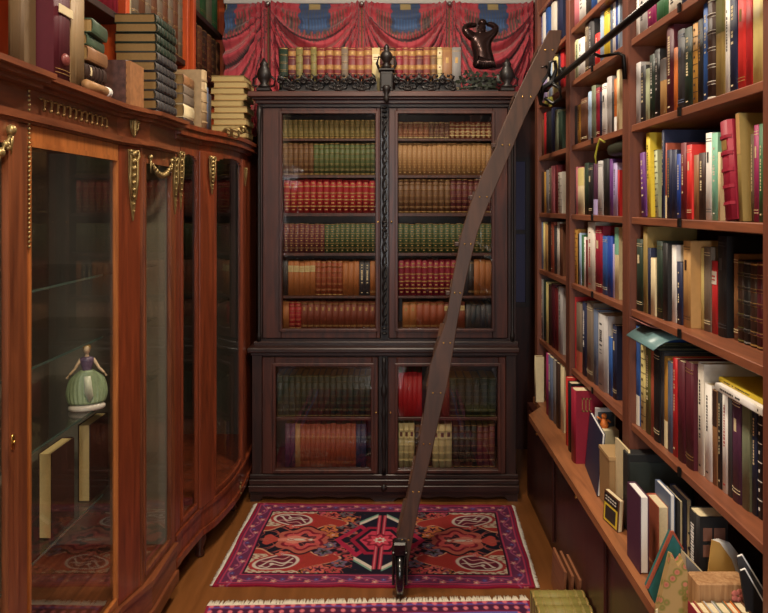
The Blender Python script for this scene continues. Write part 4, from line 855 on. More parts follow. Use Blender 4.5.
rg = thing('rug', ((bl[0]+fr[0])/2, (bl[1]+fr[1])/2, 0), 'crimson and navy oriental rug with white corner ornaments in front of dark bookcase', 'rug')
me = rug_mesh('pile', (bl, br_, fr, fll), 460, 290, rug_col); me.materials.append(MRUG); q = bpy.data.objects.new('pile', me); C.objects.link(q); q.parent = rg; q.location = -rg.location
for s, (a, b) in enumerate(((bl, fll), (br_, fr))):
    m = MB(); a = Vector(a); b = Vector(b); d = b-a; n = Vector((-1 if s == 0 else 1, 0))
    for i in range(150):
        t_ = (i+.5)/150; p = a+d*t_; l = .014+.006*random.random()
        j = random.uniform(-.004, .004); m.tube([(p.x, p.y, .006), (p.x+n.x*l, p.y+j, .003)], .0022, 4)
    m.build('fringe', CM(COL['off-white']), rg)
def rug2_col(S, T):
    y = T*1.3; x = (S-.5)*1.6; c = np.zeros((len(S), 3)); c[:] = (140, 30, 60)
    def put(d, colr, w=.005):
        nonlocal c; k = sm(d, w); c = c*(1-k)+np.array(colr, float)*k
    e = np.minimum(.8-np.abs(x), y)
    def cell(px, py, sx, sy, r): return np.hypot(((px/sx) % 1-.5)*sx, ((py/sy) % 1-.5)*sy)-r
    put(np.abs(e-.02)-.006, (84, 76, 150)); put(np.abs(e-.05)-.02, (70, 30, 60)); put(cell(x, y-.03, .05, .04, .012), (214, 110, 120)); put(np.abs(e-.085)-.008, (90, 90, 160)); put(np.abs(e-.15)-.05, (120, 26, 50)); put(np.maximum(cell(x, y-.1, .11, .1, .035), np.abs(y-.15)-.05), (40, 30, 60)); put(np.maximum(cell(x, y-.1, .11, .1, .02), np.abs(y-.15)-.05), (210, 130, 110))
    put(.22-e, (110, 20, 40)); put(np.maximum(.24-e, cell(x, y, .13, .13, .04)), (30, 26, 50)); return c
b2 = [fl_(207, 607.5), fl_(529, 602), None, None]; yf = 1.6
b2[2] = (b2[1][0]+.01, yf); b2[3] = (b2[0][0]+.02, yf)
rg2 = thing('rug', (-.1, 2.3, 0), 'second oriental rug with cream fringed end, nearest, mostly below the view', 'rug')
me = rug_mesh('pile', b2, 300, 260, rug2_col); me.materials.append(MRUG); q = bpy.data.objects.new('pile', me); C.objects.link(q); q.parent = rg2; q.location = -rg2.location
m = MB(); a = Vector(b2[0]); b = Vector(b2[1])
for i in range(260):
    p = a+(b-a)*((i+.5)/260); l = .028+.012*random.random(); j = random.uniform(-.007, .007); m.tube([(p.x, p.y-.002, .007), (p.x+j, p.y+l*.6, .007), (p.x+j*1.4, p.y+l, .005)], .0042, 4)
m.build('fringe', CM((214, 202, 180)), rg2)
# olive volumes stacked on the floor at the right
for k in range(3):
    W = .128; o = make_book(.050, W, .205, 'olive cloth', 'bands', 'gold', None, 'old_pages', True, seed=k)
    o.rotation_mode = 'QUATERNION'; o.rotation_quaternion = Matrix(((0, 0, 1), (-1, 0, 0), (0, -1, 0))).to_quaternion(); o.location = (.530, 2.722-k*.0515, W+.0112)
    tag(o, ['olive volume standing spine up on the floor by the right base panel, farthest of three', 'olive volume standing spine up on the floor, middle of the three by base panel', 'olive volume standing spine up on the floor, nearest of the three by base panel'][k], 'book', 'olive volumes on the floor')
for k, (u0, v0) in enumerate(((565, 551), (569, 549), (573, 550))):
    y = 3.06-k*.03; x = .682+k*.022
    o = MB().ext([(x, y, .001), (x+.010, y, .001), (x+.018, y, .158), (x+.008, y, .158)], (0, -.21, 0)).build('board', wood('board_wood', rgb(112, 66, 42), rgb(150, 96, 64), .5, 0, 'Y')); tag(o, ['narrow reddish board leaning against the right base panel, farthest from the panel', 'narrow reddish board in the middle of three leaning on the base panel', 'narrow reddish board leaning nearest the right base panel'][k], 'board', 'boards leaning on the right base panel')

# ================================================================ LEFT: DISPLAY CABINETS
TOPZ = 2.005
XBK = -1.46
# near cabinet, plan of its front
A_, B_, C_, D_, E_, F_ = (-.98, .95), (-.98, 2.47), (-.945, 2.60), (-.93, 2.655), (-.93, 2.875), (-.928, 2.945)
nc = thing('display_cabinet', (-1.2, 2.0, 0), 'reddish glazed display cabinet with gilt mounts, the nearer one at the left, holding the figurine', 'cabinet')
def plan_off(pts, d):                                                    # shift the open front polyline towards the aisle
    out = []
    for i, p in enumerate(pts):
        a = Vector(pts[max(i-1, 0)]); b = Vector(pts[min(i+1, len(pts)-1)]); t = (b-a).normalized(); n = Vector((t.y, -t.x)); out.append((p[0]+n.x*d, p[1]+n.y*d))
    return out
NF = [A_, B_, C_, D_, E_, F_]
def closed(front, back=XBK): return front+[(back, front[-1][1]), (back, front[0][1])]
m = MB(); m.prism(closed(plan_off(NF, .02)), .07, .12); m.prism(closed(plan_off(NF, .008)), .12, .215); m.prism(closed(plan_off(NF, .018)), .215, .235)
m.build('plinth', M['cherry_y'], nc)
for (x, y) in ((-.985, 2.40), (-.95, 2.86), (-1.40, 2.86), (-.985, 1.2)): MB().lathe([(.018, .0008), (.026, .012), (.016, .03), (.030, .055), (.030, .07)], (x-.02, y, 0), 12).build('bun_foot', M['base_wood'], nc)
m = MB(); m.box(XBK, XBK+.012, A_[1], F_[1], .235, 1.90); m.box(XBK+.012, -.95, F_[1]-.018, F_[1]-.003, .235, 1.90); m.box(XBK+.012, -1.0, A_[1], A_[1]+.015, .235, 1.9); m.build('lining_panel', M['lining'], nc)
m = MB(); m.prism(closed(plan_off(NF, 0)), 1.895, 1.965); m.build('frieze', M['cherry_y'], nc)
m = MB(); m.prism(closed(plan_off(NF, .022)), 1.875, 1.895); m.prism(closed(plan_off(NF, .012)), 1.868, 1.875); m.build('lower_moulding', M['cherry_y'], nc)
m = MB(); CF = [(-.965, A_[1]), (-.965, 1.885), (-.985, 1.895), (-.985, 2.44), (-.95, 2.60), (-.93, 2.64), (-.92, 2.95)]
m.prism(closed(plan_off(CF, .018)), 1.965, 1.978); m.prism(closed(plan_off(CF, .038)), 1.978, 1.990); m.prism(closed(plan_off(CF, .055)), 1.990, TOPZ); m.build('cornice', M['cherry_y'], nc)
def post(a, b, z0, z1, parent, nm='pilaster', mat='cherry', t0=-.014, t1=.004):
    o = MB().seg(a, b, t0, t1, z0, z1).build(nm, M[mat], parent); md = o.modifiers.new('b', 'BEVEL'); md.width = .003; md.segments = 2; return o
def lerp2(a, b, t): return (a[0]+(b[0]-a[0])*t, a[1]+(b[1]-a[1])*t)
def cdoor(a, b, z0, z1, sw, parent, mat='honey', arch=0, gt=1.81, bow=0, rail0=.05, stile_mats=None):
    """glazed door between plan points a and b"""
    L = (Vector(b)-Vector(a)).length; n = 10 if bow else 1
    d = (Vector(b)-Vector(a)).normalized(); nn = Vector((d.y, -d.x))
    def pt(t): q = Vector(a)+d*L*t; return q+nn*bow*(1-(2*t-1)**2)
    root = MB(); s0 = sw/L
    def run(t0, t1, za, zb, o0=-.009, o1=.004, mb=root):
        k = max(1, int(n*(t1-t0)+.99)) if bow else 1
        for i in range(k):
            p, q = pt(t0+(t1-t0)*i/k), pt(t0+(t1-t0)*(i+1)/k); mb.prism([p+nn*o0, q+nn*o0, q+nn*o1, p+nn*o1], za, zb)
    run(0, s0, z0, z1); run(1-s0, 1, z0, z1); run(s0, 1-s0, z0, z0+rail0)
    if arch:
        k = 10
        for i in range(k):
            t0_, t1_ = s0+(1-2*s0)*i/k, s0+(1-2*s0)*(i+1)/k; tm = ((t0_+t1_)/2-.5)/(.5-s0); run(t0_, t1_, gt-arch*(1-math.sqrt(max(0, 1-tm*tm))), z1)
    else: run(s0, 1-s0, gt, z1)
    mw = min(.012, sw*.4); run(s0-mw/L, s0+.002/L, z0+rail0, gt, 0, .009); run(1-s0-.002/L, 1-s0+mw/L, z0+rail0, gt, 0, .009); run(s0, 1-s0, z0+rail0-.012, z0+rail0+.004, 0, .009)
    if not arch: run(s0, 1-s0, gt-.004, gt+.012, 0, .009)
    o = root.build('door', M[mat], parent); g = MB(); g.smooth = bool(bow)
    k = 24 if bow else 1; vs = []
    for i in range(k+1):
        q = pt(s0+(1-2*s0)*i/k)-nn*.004; vs += [(q.x, q.y, z0+rail0), (q.x, q.y, gt+.001)]
    g.add(vs, [(2*i, 2*i+2, 2*i+3, 2*i+1) for i in range(k)])
    g.build('glass_pane', M['glass'], o)
    return o
ZD0, ZD1 = .237, 1.867
dl = cdoor((-.972, 1.05), (-.972, 1.80), ZD0, ZD1, .055, nc, 'cherry', rail0=.04)
post((-.975, 1.802), (-.975, 1.850), ZD0, ZD1, nc, mat='cherry')
dn = cdoor((-.98, 1.852), (-.98, 2.468), ZD0, ZD1, .016, nc, 'honey', gt=1.812, rail0=.035)
post(B_, (-.948, 2.598), ZD0, ZD1, nc, mat='red_cherry', t0=-.014)
dc = cdoor((-.945, 2.602), (-.93, 2.915), ZD0, ZD1, .028, nc, 'cherry', gt=1.815, rail0=.035)
post((-.93, 2.917), (-.928, 2.942), ZD0, ZD1, nc, mat='cherry', t0=-.014)
# glass shelves
for z in (1.41, 1.19, .95, .63):
    MB().prism([(-1.035, 1.0), (-1.035, 2.50), (-1.0, 2.66), (-.985, 2.90), (XBK+.02, 2.90), (XBK+.02, 1.0)], z-.007, z).build('glass_shelf', glassmat('shelf_sheet', (.95, .97, .96, 1)) if z == 1.41 else bpy.data.materials['shelf_sheet'], nc)
    MB().box(-1.036, -1.034, 1.0, 2.48, z-.007, z).build('shelf_edge', M['shelf_glass'], nc)
# gilt mounts
def gilt_drop(x, y, zt, L, w, parent, n=None):
    """tapering cast mount: scroll cap, mask, husks"""
    m = MB(); n = Vector(n or (1, -.25)).normalized(); tx, ty = -n.y, n.x
    def q(s, z, o=0): return (x+tx*s+n.x*o, y+ty*s+n.y*o, z)
    m.ext([q(-w/2, zt), q(w/2, zt), q(w/2*.9, zt-L*.12), q(w*.42, zt-L*.45), q(w*.22, zt-L*.78), q(0, zt-L), q(-w*.22, zt-L*.78), q(-w*.42, zt-L*.45), q(-w/2*.9, zt-L*.12)], (n.x*.005, n.y*.005, 0))
    for s in (-1, 1):
        m.tube([q(s*w*.1, zt-L*.03, .008), q(s*w*.42, zt-L*.02, .010), q(s*w*.52, zt-L*.09, .010), q(s*w*.36, zt-L*.14, .009), q(s*w*.42, zt-L*.4, .007), q(s*w*.2, zt-L*.7, .006)], w*.09, 6)
    for k in range(9):
        z = zt-L*(.06+.1*k); r = w*(.24-.02*k); m.ball(q(0, z, .007), r, 1, 1, .9, 8)
    return m.build('gilt_mount', M['gilt'], parent)
gilt_drop(-.955, 2.545, 1.855, .26, .055, nc, (.97, -.25)); gilt_drop(-.953, 2.55, 1.96, .06, .045, nc, (.97, -.25)); gilt_drop(-.922, 2.93, 1.855, .24, .032, nc, (.97, -.25))
m = MB()
for k in range(34): m.ball((-.970, 1.856, 1.955-k*.0125), .0042, seg=6)
m.build('beaded_strip', M['gilt'], nc)
m = MB()
for k in range(12):
    y = 1.935+k*.038; c = Vector((-.974, y, 1.928)); m.tube([c+Vector((0, -.012, .014)), c+Vector((.003, -.004, .019)), c+Vector((.004, .006, .010)), c+Vector((.003, .004, -.006)), c+Vector((.002, .014, -.014))], [.002, .0035, .004, .0035, .002], 6); m.ball(c+Vector((.003, .003, -.012)), .0055, seg=6)
m.tube([(-.975, 1.92, 1.945), (-.975, 2.37, 1.945)], .0025, 6)
m.build('frieze_mount', plain('aged_gilt', rgb(128, 98, 58), .5, metal=.7, noise=.3), nc)
def garland(p, q, sag, parent, r=.008):
    m = MB(); p = Vector(p); q = Vector(q)
    for i in range(13):
        t = i/12; c = p.lerp(q, t); c.z -= sag*(1-(2*t-1)**2); m.ball(c, r*(.6+.9*(1-(2*t-1)**2)), 1, 1, .9, 6); 
        if i % 2: m.ball(c+Vector((.004, .004, -.008)), r*.6, seg=6)
    for c in (p, q): m.ball(c+Vector((0, 0, .01)), r*1.1, seg=6); m.tube([c, c+Vector((0, 0, -.05))], [r*.5, r*.15], 6)
    m.tube([p.lerp(q, t/8)-Vector((0, 0, sag*(1-(2*t/8-1)**2))) for t in range(9)], r*.35, 5)
    return m.build('gilt_garland', M['gilt'], parent)
garland((-.928, 2.66, 1.825), (-.915, 2.87, 1.825), .055, nc, .009); garland((-.962, 1.45, 1.83), (-.962, 1.755, 1.83), .09, nc, .013)
m = MB(); m.lathe([(.001, -.02), (.009, -.016), (.006, 0), (.009, .016), (.001, .02)], (-.968, 1.772, 1.052), 10, .5, 1); m.ball((-.964, 1.772, 1.052), .004); m.build('escutcheon', M['brass'], dl)

# far cabinet
fc = thing('display_cabinet', (-1.15, 3.5, 0), 'bow-fronted red mahogany display cabinet with gilt mounts beside the dark bookcase', 'cabinet')
G_, H_, I_, J_, K_, L_ = (-.932, 2.955), (-.93, 3.04), (-.905, 3.25), (-.872, 3.34), (-.83, 3.86), (-.845, 4.30)
FF = [G_, H_, I_, J_]+[(-.872+.042*t+.018*(1-(2*t-1)**2), 3.34+.52*t) for t in (.15, .3, .45, .6, .75, .9)]+[K_, L_]
m = MB(); m.prism(closed(plan_off(FF, .014)), .12, .15); m.prism(closed(plan_off(FF, .004)), .15, .235); m.prism(closed(plan_off(FF, .012)), .235, .255); m.build('plinth', M['red_cherry'], fc)
for (x, y) in ((-.90, 3.30), (-.86, 3.80), (-1.40, 3.30)): MB().lathe([(.016, .0008), (.024, .012), (.014, .035), (.030, .08), (.030, .12)], (x-.02, y, 0), 12).build('bun_foot', M['base_wood'], fc)
m = MB(); m.prism(closed(plan_off(FF, .010)), 1.935, 1.955); m.prism(closed(plan_off(FF, .03)), 1.955, 1.985); m.prism(closed(plan_off(FF, .04)), 1.985, TOPZ); m.build('cornice', M['red_cherry'], fc)
m = MB(); m.prism(closed(plan_off(FF, -.004)), 1.905, 1.935); m.build('top_rail', M['red_cherry'], fc)
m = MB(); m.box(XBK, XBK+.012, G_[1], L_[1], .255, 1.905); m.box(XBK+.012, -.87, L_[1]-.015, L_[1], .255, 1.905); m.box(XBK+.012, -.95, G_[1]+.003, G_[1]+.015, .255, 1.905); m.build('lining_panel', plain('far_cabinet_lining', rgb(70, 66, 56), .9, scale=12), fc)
Z0, Z1 = .256, 1.904
post(G_, (-.932, 3.03), Z0, Z1, fc, mat='red_cherry', t0=-.014)
fd1 = cdoor((-.931, 3.032), (-.909, 3.215), Z0, Z1, .012, fc, 'red_cherry', arch=.035, gt=1.88, rail0=.03)
post((-.905, 3.218), (-.872, 3.345), Z0, Z1, fc, mat='red_cherry', t0=-.014, t1=.010)
fd2 = cdoor((-.872, 3.348), (-.836, 3.80), Z0, Z1, .018, fc, 'red_cherry', arch=.04, gt=1.89, bow=.020, rail0=.03)
post((-.834, 3.803), (-.832, 3.86), Z0, Z1, fc, mat='red_cherry', t0=-.014, t1=.008)
MB().seg((-.836, 3.862), (-.845, 4.28), -.02, 0, Z0, Z1).build('side_panel', M['red_cherry'], fc)
gilt_drop(-.865, 3.30, 1.885, .18, .05, fc, (.97, -.25)); gilt_drop(-.92, 3.0, 1.885, .25, .035, fc, (.97, -.25)); gilt_drop(-.822, 3.835, 1.86, .10, .02, fc, (.97, -.25))
m = MB()                                                                # scrolling mount on the cornice corner
for (cx, cz, r, s) in ((228, 133, .022, -1), (236, 134, .028, 1), (243, 130, .016, -1)):
    c = P(cx, cz, 3.42); pts = []
    for i in range(18): a = i/17*2.6*pi; rr = r*(1-.7*i/17); pts.append((c.x+s*rr*cos(a), c.y-.01*sin(a), c.z+rr*sin(a)))
    m.tube(pts, [.008-.004*i/17 for i in range(18)], 6)
m.tube([P(224, 131, 3.42), P(230, 128, 3.41), P(237, 131, 3.41), P(244, 126, 3.43)], [.003, .007, .008, .004], 6)
m.build('gilt_scroll', M['gilt'], fc)
m = MB(); m.ball((-.795, 3.60, .20), .009, .5, 1, 1.8); m.ball((-.792, 3.60, .225), .006, .5, 1, 1); m.ball((-.792, 3.60, .172), .006, .5, 1, 1); m.build('keyhole_mount', M['gilt'], fc)
for z in (1.55, 1.15, .75): MB().prism([(-1.0, 3.0), (-.93, 3.35), (-.90, 3.80), (XBK+.02, 3.80), (XBK+.02, 3.0)], z-.007, z).build('glass_shelf', bpy.data.materials['shelf_sheet'], fc)

# ---- figurine of a lady
fy = 2.41; fx = PX(87, fy); fz = .951
fg = thing('figurine', (fx, fy, fz), 'porcelain lady figurine with a fanned green pleated skirt on a glass shelf', 'figurine')
yaw = Matrix.Rotation(radians(22), 4, 'Z')
def fb(m, nm, mat, par=None): 
    for i, v in enumerate(m.v): m.v[i] = Vector((fx, fy, fz))+(yaw @ Vector(v))*1.06
    return m.build(nm, mat, par or fg)
fb(MB().lathe([(.050, 0), (.056, .004), (.056, .012), (.050, .018), (.030, .02)], (0, 0, 0), 28, 1, .62), 'base', CM(COL['off-white'], .3))
m = MB(); m.smooth = True; vs = []; NA, NZ = 120, 16                       # pleated skirt, wide and flat
for j in range(NZ+1):
    t = j/NZ; z = .022+.105*t; hw = .058*math.sqrt(max(0, 1-((t-.38)/.75)**2))*(1-.38*max(0, t-.8)/.2); dp = .030*(1-.55*t)
    for k in range(NA):
        a = 2*pi*k/NA; f = 1+.13*(1-abs(cos(a*12+t)))*(1.1-t); vs.append((hw*f*cos(a), dp*f*sin(a), z))
m.add(vs, [(j*NA+k, j*NA+(k+1) % NA, (j+1)*NA+(k+1) % NA, (j+1)*NA+k) for j in range(NZ) for k in range(NA)]+[list(range(NA))[::-1], [NZ*NA+k for k in range(NA)]])
fb(m, 'skirt', CM((140, 158, 122), .35, .25, 90))
m = MB(); m.smooth = True; m.ext([(-.008, -.031, .112), (.012, -.030, .112), (.020, -.036, .05), (.008, -.037, .03), (-.006, -.036, .06)], (0, .006, 0)); fb(m, 'skirt_panel', CM((196, 200, 176), .3))
fb(MB().lathe([(.014, .120), (.013, .130), (.016, .143), (.021, .158), (.020, .166), (.010, .171)], (0, 0, 0), 16, 1.1, .75), 'bodice', CM((104, 88, 110), .35))
m = MB(); skin = CM((214, 186, 150), .3)
m.lathe([(.010, .168), (.006, .174), (.0055, .182), (.008, .186)], (0, 0, 0), 12); m.ball((0, -.001, .193), .0125, .85, .95, 1.1, 12); m.ball((0, -.0135, .191), .002, seg=6)
for s in (-1, 1):
    m.tube([(s*.018, 0, .163), (s*.028, -.004, .148), (s*.036, -.010, .134), (s*.048, -.014, .122), (s*.052, -.015, .118)], [.006, .005, .0042, .0036, .003], 8)
    for k in range(4): m.tube([(s*.052, -.015, .118), (s*(.055+.002*k), -.017-.002*k, .113-.001*k), (s*(.055+.001*k), -.018-.002*k, .107)], [.0012, .0011, .0008], 5)
fb(m, 'body', skin)
m = MB(); m.ball((0, .004, .198), .0135, .95, .9, .9, 12); m.ball((0, .010, .206), .007); fb(m, 'hair', CM((150, 116, 60), .4))
# cream books inside
for (z, ub, vb, vt, lab) in ((2.14, 45, 541, 455, 'cream-edged tall book standing on the lowest glass shelf of near display cabinet'), (2.41, 84, 502, 425, 'cream-edged tall book on the lowest glass shelf, nearer the figurine')):
    o = make_book(.042, .15, (vb-vt)/F*z, 'dark brown', 'plain', None, None, 'stack_pages', True); o.rotation_euler = (0, 0, pi); o.location = (PX(ub, z), z+.15, .6308); tag(o, lab, 'book')

# ================================================================ LEFT: ORANGE WALL SHELVING ABOVE THE CABINETS
WX = -1.14; ws = thing('wall_shelving', (-1.3, 3.4, 2.4), 'orange-red painted wall shelving above the left-hand cabinets', 'shelves')
for y in (1.25, 2.09, 2.99, 3.87, 3.99, 4.70): MB().bev(XBK-.03, WX, y-.02, y+.02, TOPZ+.001, 3.25, .003).build('upright', M['orange_wood'], ws)
SA, SB = 2.45, 2.79
ys = [1.27, 2.07, 2.11, 2.97, 3.01, 3.85, 4.01, 4.68]
for i in range(4):
    MB().bev(XBK-.03, WX-.012, ys[2*i]+.0006, ys[2*i+1]-.0006, SA-.03, SA, .002).build('shelf', M['inner_wood'], ws)
    if i == 3: MB().bev(XBK-.03, WX-.012, ys[2*i]+.0006, ys[2*i+1]-.0006, SB-.03, SB, .002).build('shelf', M['inner_wood'], ws)
def wrow(y0, y1, z, spec, where, X=WX-.03):
    y = y1
    tot = len(spec); L = sum(s[0] for s in spec)
    for k, (t, hgt, c, sty, acc) in enumerate(spec):
        T = t/L*(y1-y0); o = make_book(T*.98, .22, hgt, c, sty, acc, None, 'old_pages', True, seed=k); o.rotation_euler = (0, 0, pi/2)
        o.location = (X, y-T/2, z+.0006); y -= T; tag(o, f"{c} {'banded ' if sty=='bands' else ''}volume, {ORD[k]} from the far end, {where}", 'book', f"volumes on {where}")
wrow(3.02, 3.84, SA, [(1, .44, 'brown-grey', 'bands', 'gold'), (1, .44, 'brown', 'bands', 'gold'), (1, .45, 'brown-grey', 'bands', 'gold'), (1, .44, 'brown', 'bands', 'gold'), (1, .44, 'brown-grey', 'bands', 'gold'), (1, .45, 'brown', 'bands', 'gold'), (1, .44, 'brown-grey', 'bands', 'gold'), (1, .44, 'brown', 'bands', 'gold'), (1, .44, 'brown-grey', 'bands', 'gold'), (1, .44, 'cream', 'plain', None)], 'orange shelving behind the tall stack')
wrow(4.02, 4.66, SA, [(1, .27, 'brown', 'bands', 'gold'), (1, .27, 'dark brown', 'bands', 'gold'), (1, .27, 'brown', 'bands', 'gold'), (1, .27, 'dark brown', 'bands', 'gold'), (1, .27, 'brown', 'bands', 'gold'), (1, .27, 'dark brown', 'bands', 'gold')], 'last orange bay, lower shelf')
wrow(4.05, 4.60, SB, [(1, .36, 'green', 'edge', 'gold'), (1, .36, 'grey-green', 'edge', 'gold'), (1, .36, 'green', 'edge', 'gold'), (1, .36, 'grey-green', 'edge', 'gold')], 'last orange bay, upper shelf')
wrow(2.12, 2.96, SA, [(2, .44, 'crimson', 'plain', None), (2, .42, 'dark red', 'plain', None), (2, .44, 'crimson', 'plain', None)], 'orange shelving over the cloth rolls')
wrow(1.3, 2.05, SA, [(1, .40, 'terracotta', 'plain', None), (1, .42, 'dark red', 'plain', None), (1, .40, 'brown', 'plain', None)], 'nearest orange bay')
# under the shelf, behind
# ---- things on top of the cabinets
Zt = TOPZ+.001
def flat_book(cx, cy, z, T, W, H, c, lab, style='bands', acc='gold', pages='old_pages', rz=0, grp=None, name='book'):
    """lying book: spine faces local -Y turned by rz, thickness up"""
    o = make_book(T, W, H, c, style, acc, None, pages, True, seed=int(z*1000)); 
    o.rotation_mode = 'QUATERNION'; o.rotation_quaternion = (Matrix.Rotation(rz, 4, 'Z') @ Matrix.Rotation(-pi/2, 4, 'Y')).to_quaternion()
    # after -90deg about Y: local Z(height) -> -X, local X(thickness) -> +Z
    d = Matrix.Rotation(rz, 3, 'Z') @ Vector((H/2, 0, 0)); o.location = (cx+d.x, cy+d.y, z+T/2); return tag(o, lab, 'book', grp)
# tall stack of eleven: spines to the aisle (+X), long side along Y
n = 11; z = Zt; hs = [.0385]*n
for k in range(n):
    pos = 'bottom' if k == 0 else 'top' if k == n-1 else ORD[k]+' from the bottom'
    o = flat_book(-.972+.004*sin(k*2.3), 2.965+.005*cos(k*1.7), z, .037, .165, .25, 'dark grey' if k < 7 else 'dark green', f"{'dark grey' if k < 7 else 'dark green'} volume, {pos} of the tall stack on the left cabinets", 'bands', 'brown-grey', 'old_pages', pi/2, 'volumes in the tall stack on the near cabinet')
    z += .0388
# far stack with cream page edges
z = Zt
for k in range(11):
    T = .034; cx = -.945+.010*sin(k*2.9)
    flat_book(cx, 4.145, z, T, .19, .19, 'tan' if k % 2 else 'olive tan', f"{'tan' if k % 2 else 'olive'} book with cream page edges, {'bottom' if k == 0 else 'top' if k == 10 else ORD[k]+' from the bottom'} of far pile by curtain", 'plain', None, 'stack_pages', pi, 'books piled at the far end of the cabinets').location.y = 4.17
    z += T+.0012
def std(x, y, T, W, H, c, lab, rz=pi/2, **kw):
    o = make_book(T, W, H, c, kw.get('style', 'plain'), kw.get('acc'), kw.get('second'), kw.get('pages', 'old_pages'), True, seed=int(y*100)); o.rotation_euler = (0, 0, rz); o.location = (x, y, Zt); return tag(o, lab, 'book')
# large folios at the near end (spines to the aisle)
std(-1.055, 1.83, .07, .10, .34, 'terracotta', 'pinkish brown folio at the extreme left on top of the near cabinet', style='edge')
std(-1.055, 1.95, .045, .062, .36, 'dull tan', 'dull tan book between the orange upright and the maroon folio on left cabinet', rz=0)
yb = 2.07; mf = std(-.985, yb, .10, .13, .36, 'maroon', 'large maroon folio with a cream spine label standing on the near cabinet', style='edge', acc='gold')
q = MB().ball((-.972, yb-.005, Zt+.075), .021, .5, 1, .9).build('boss', CM((120, 60, 56), .4), None); q.parent = mf; q.matrix_parent_inverse = (Matrix.Translation(Vector((-.985, yb, Zt))) @ Matrix.Rotation(pi/2, 4, 'Z')).inverted()
std(-.985, 2.172, .092, .13, .38, 'worn vellum', 'tan vellum volume with worn spine right of the large maroon folio', style='plain')
q = MB().bev(-.975, -.9705, yb-.042, yb+.042, 2.212, 2.238, .001).build('spine_label', CM(COL['cream'])); q['label'] = 'cream spine label'; q.parent = mf; q.matrix_parent_inverse = (Matrix.Translation(Vector((-.985, yb, Zt))) @ Matrix.Rotation(pi/2, 4, 'Z')).inverted()
# rolls and small volumes lying between the folio and the marbled book
z = Zt
for k, (c, T, lab) in enumerate((('brown-grey', .05, 'grey-brown bundle at the bottom of the small pile right of the vellum volume'), ('dark brown', .055, 'dark brown bundle second in the small pile beside the vellum volume'), ('light brown', .045, 'light brown limp book in the middle of the small pile beside the vellum volume'), ('moss', .035, 'green limp book under the topmost green one, small pile by the vellum volume'), ('moss', .045, 'topmost green limp book on the small pile by the vellum volume'))):
    flat_book(-.985-.01*(k % 2), 2.315, z, T, .13, .15, c, lab, 'ribs' if k < 2 else 'plain', None, 'old_pages', pi/2).rotation_quaternion.rotate(Matrix.Rotation(.05*k-.1, 3, 'Z').to_quaternion())
    z += T+.004
o = MB().tube([(-.945, 2.14, Zt+.017), (-.945, 2.28, Zt+.017)], .015, 14).build('paper_roll', CM((160, 120, 78))); tag(o, 'tan rolled paper tube lying along the cabinet edge', 'roll')
m = MB(); m.tube([(-.945, 2.281, Zt+.017), (-.945, 2.305, Zt+.017)], .0165, 14); e = m.build('end_wrap', CM(COL['white']), None); e.parent = o
# marbled boxed book
mb = std(-.96, 2.562, .135, .115, .165, 'dark brown', 'small thick book with marbled boards and tan spine before the tall stack', style='ribs', second='tan')
mb.children[0].data.materials[0] = plain('marbled_paper', rgb(78, 50, 46), .5, noise=1.0, scale=55)
q = MB().box(-.975, -.9435, 2.496, 2.628, Zt+.003, Zt+.162).build('spine_panel', CM((146, 100, 62), .6, .5), None); q.parent = mb; q.matrix_parent_inverse = (Matrix.Translation(Vector((-.96, 2.562, Zt))) @ Matrix.Rotation(pi/2, 4, 'Z')).inverted()
# small pile and plate beyond the stack
z = Zt; 
for k, (c, T, lab) in enumerate((('dark brown', .045, 'dark brown book at the bottom of the pile behind the tall stack'), ('cream', .06, 'mottled cream book second from the bottom of the pile behind tall stack'), ('brown-grey', .045, 'grey-brown book third in the pile behind the tall stack'), ('brown-grey', .04, 'paler grey-brown book near the top of the pile behind tall stack'), ('light brown', .045, 'light brown book topping the pile behind the tall stack'))):
    flat_book(-.955, 3.235, z, T, .15, .16, c, lab, 'plain', None, 'old_pages', pi/2); z += T+.001
std(-.93, 3.40, .075, .14, .30, 'brown-grey', 'vellum ribbed volume standing upright beyond the tall stack', style='ribs')
bpy.context.view_layer.update()
for c_ in C.objects:
    if c_.get('label', '').startswith('vellum ribbed'): c_.children[0].data.materials[0] = CM((158, 134, 100), noise=.3)
std(-.95, 3.52, .07, .14, .24, 'blue-grey', 'blue-grey volume beside the vellum ribbed one on the far cabinet')
std(-.96, 3.62, .06, .14, .22, 'dark grey', 'dark grey volume at the end of the row on the far cabinet')

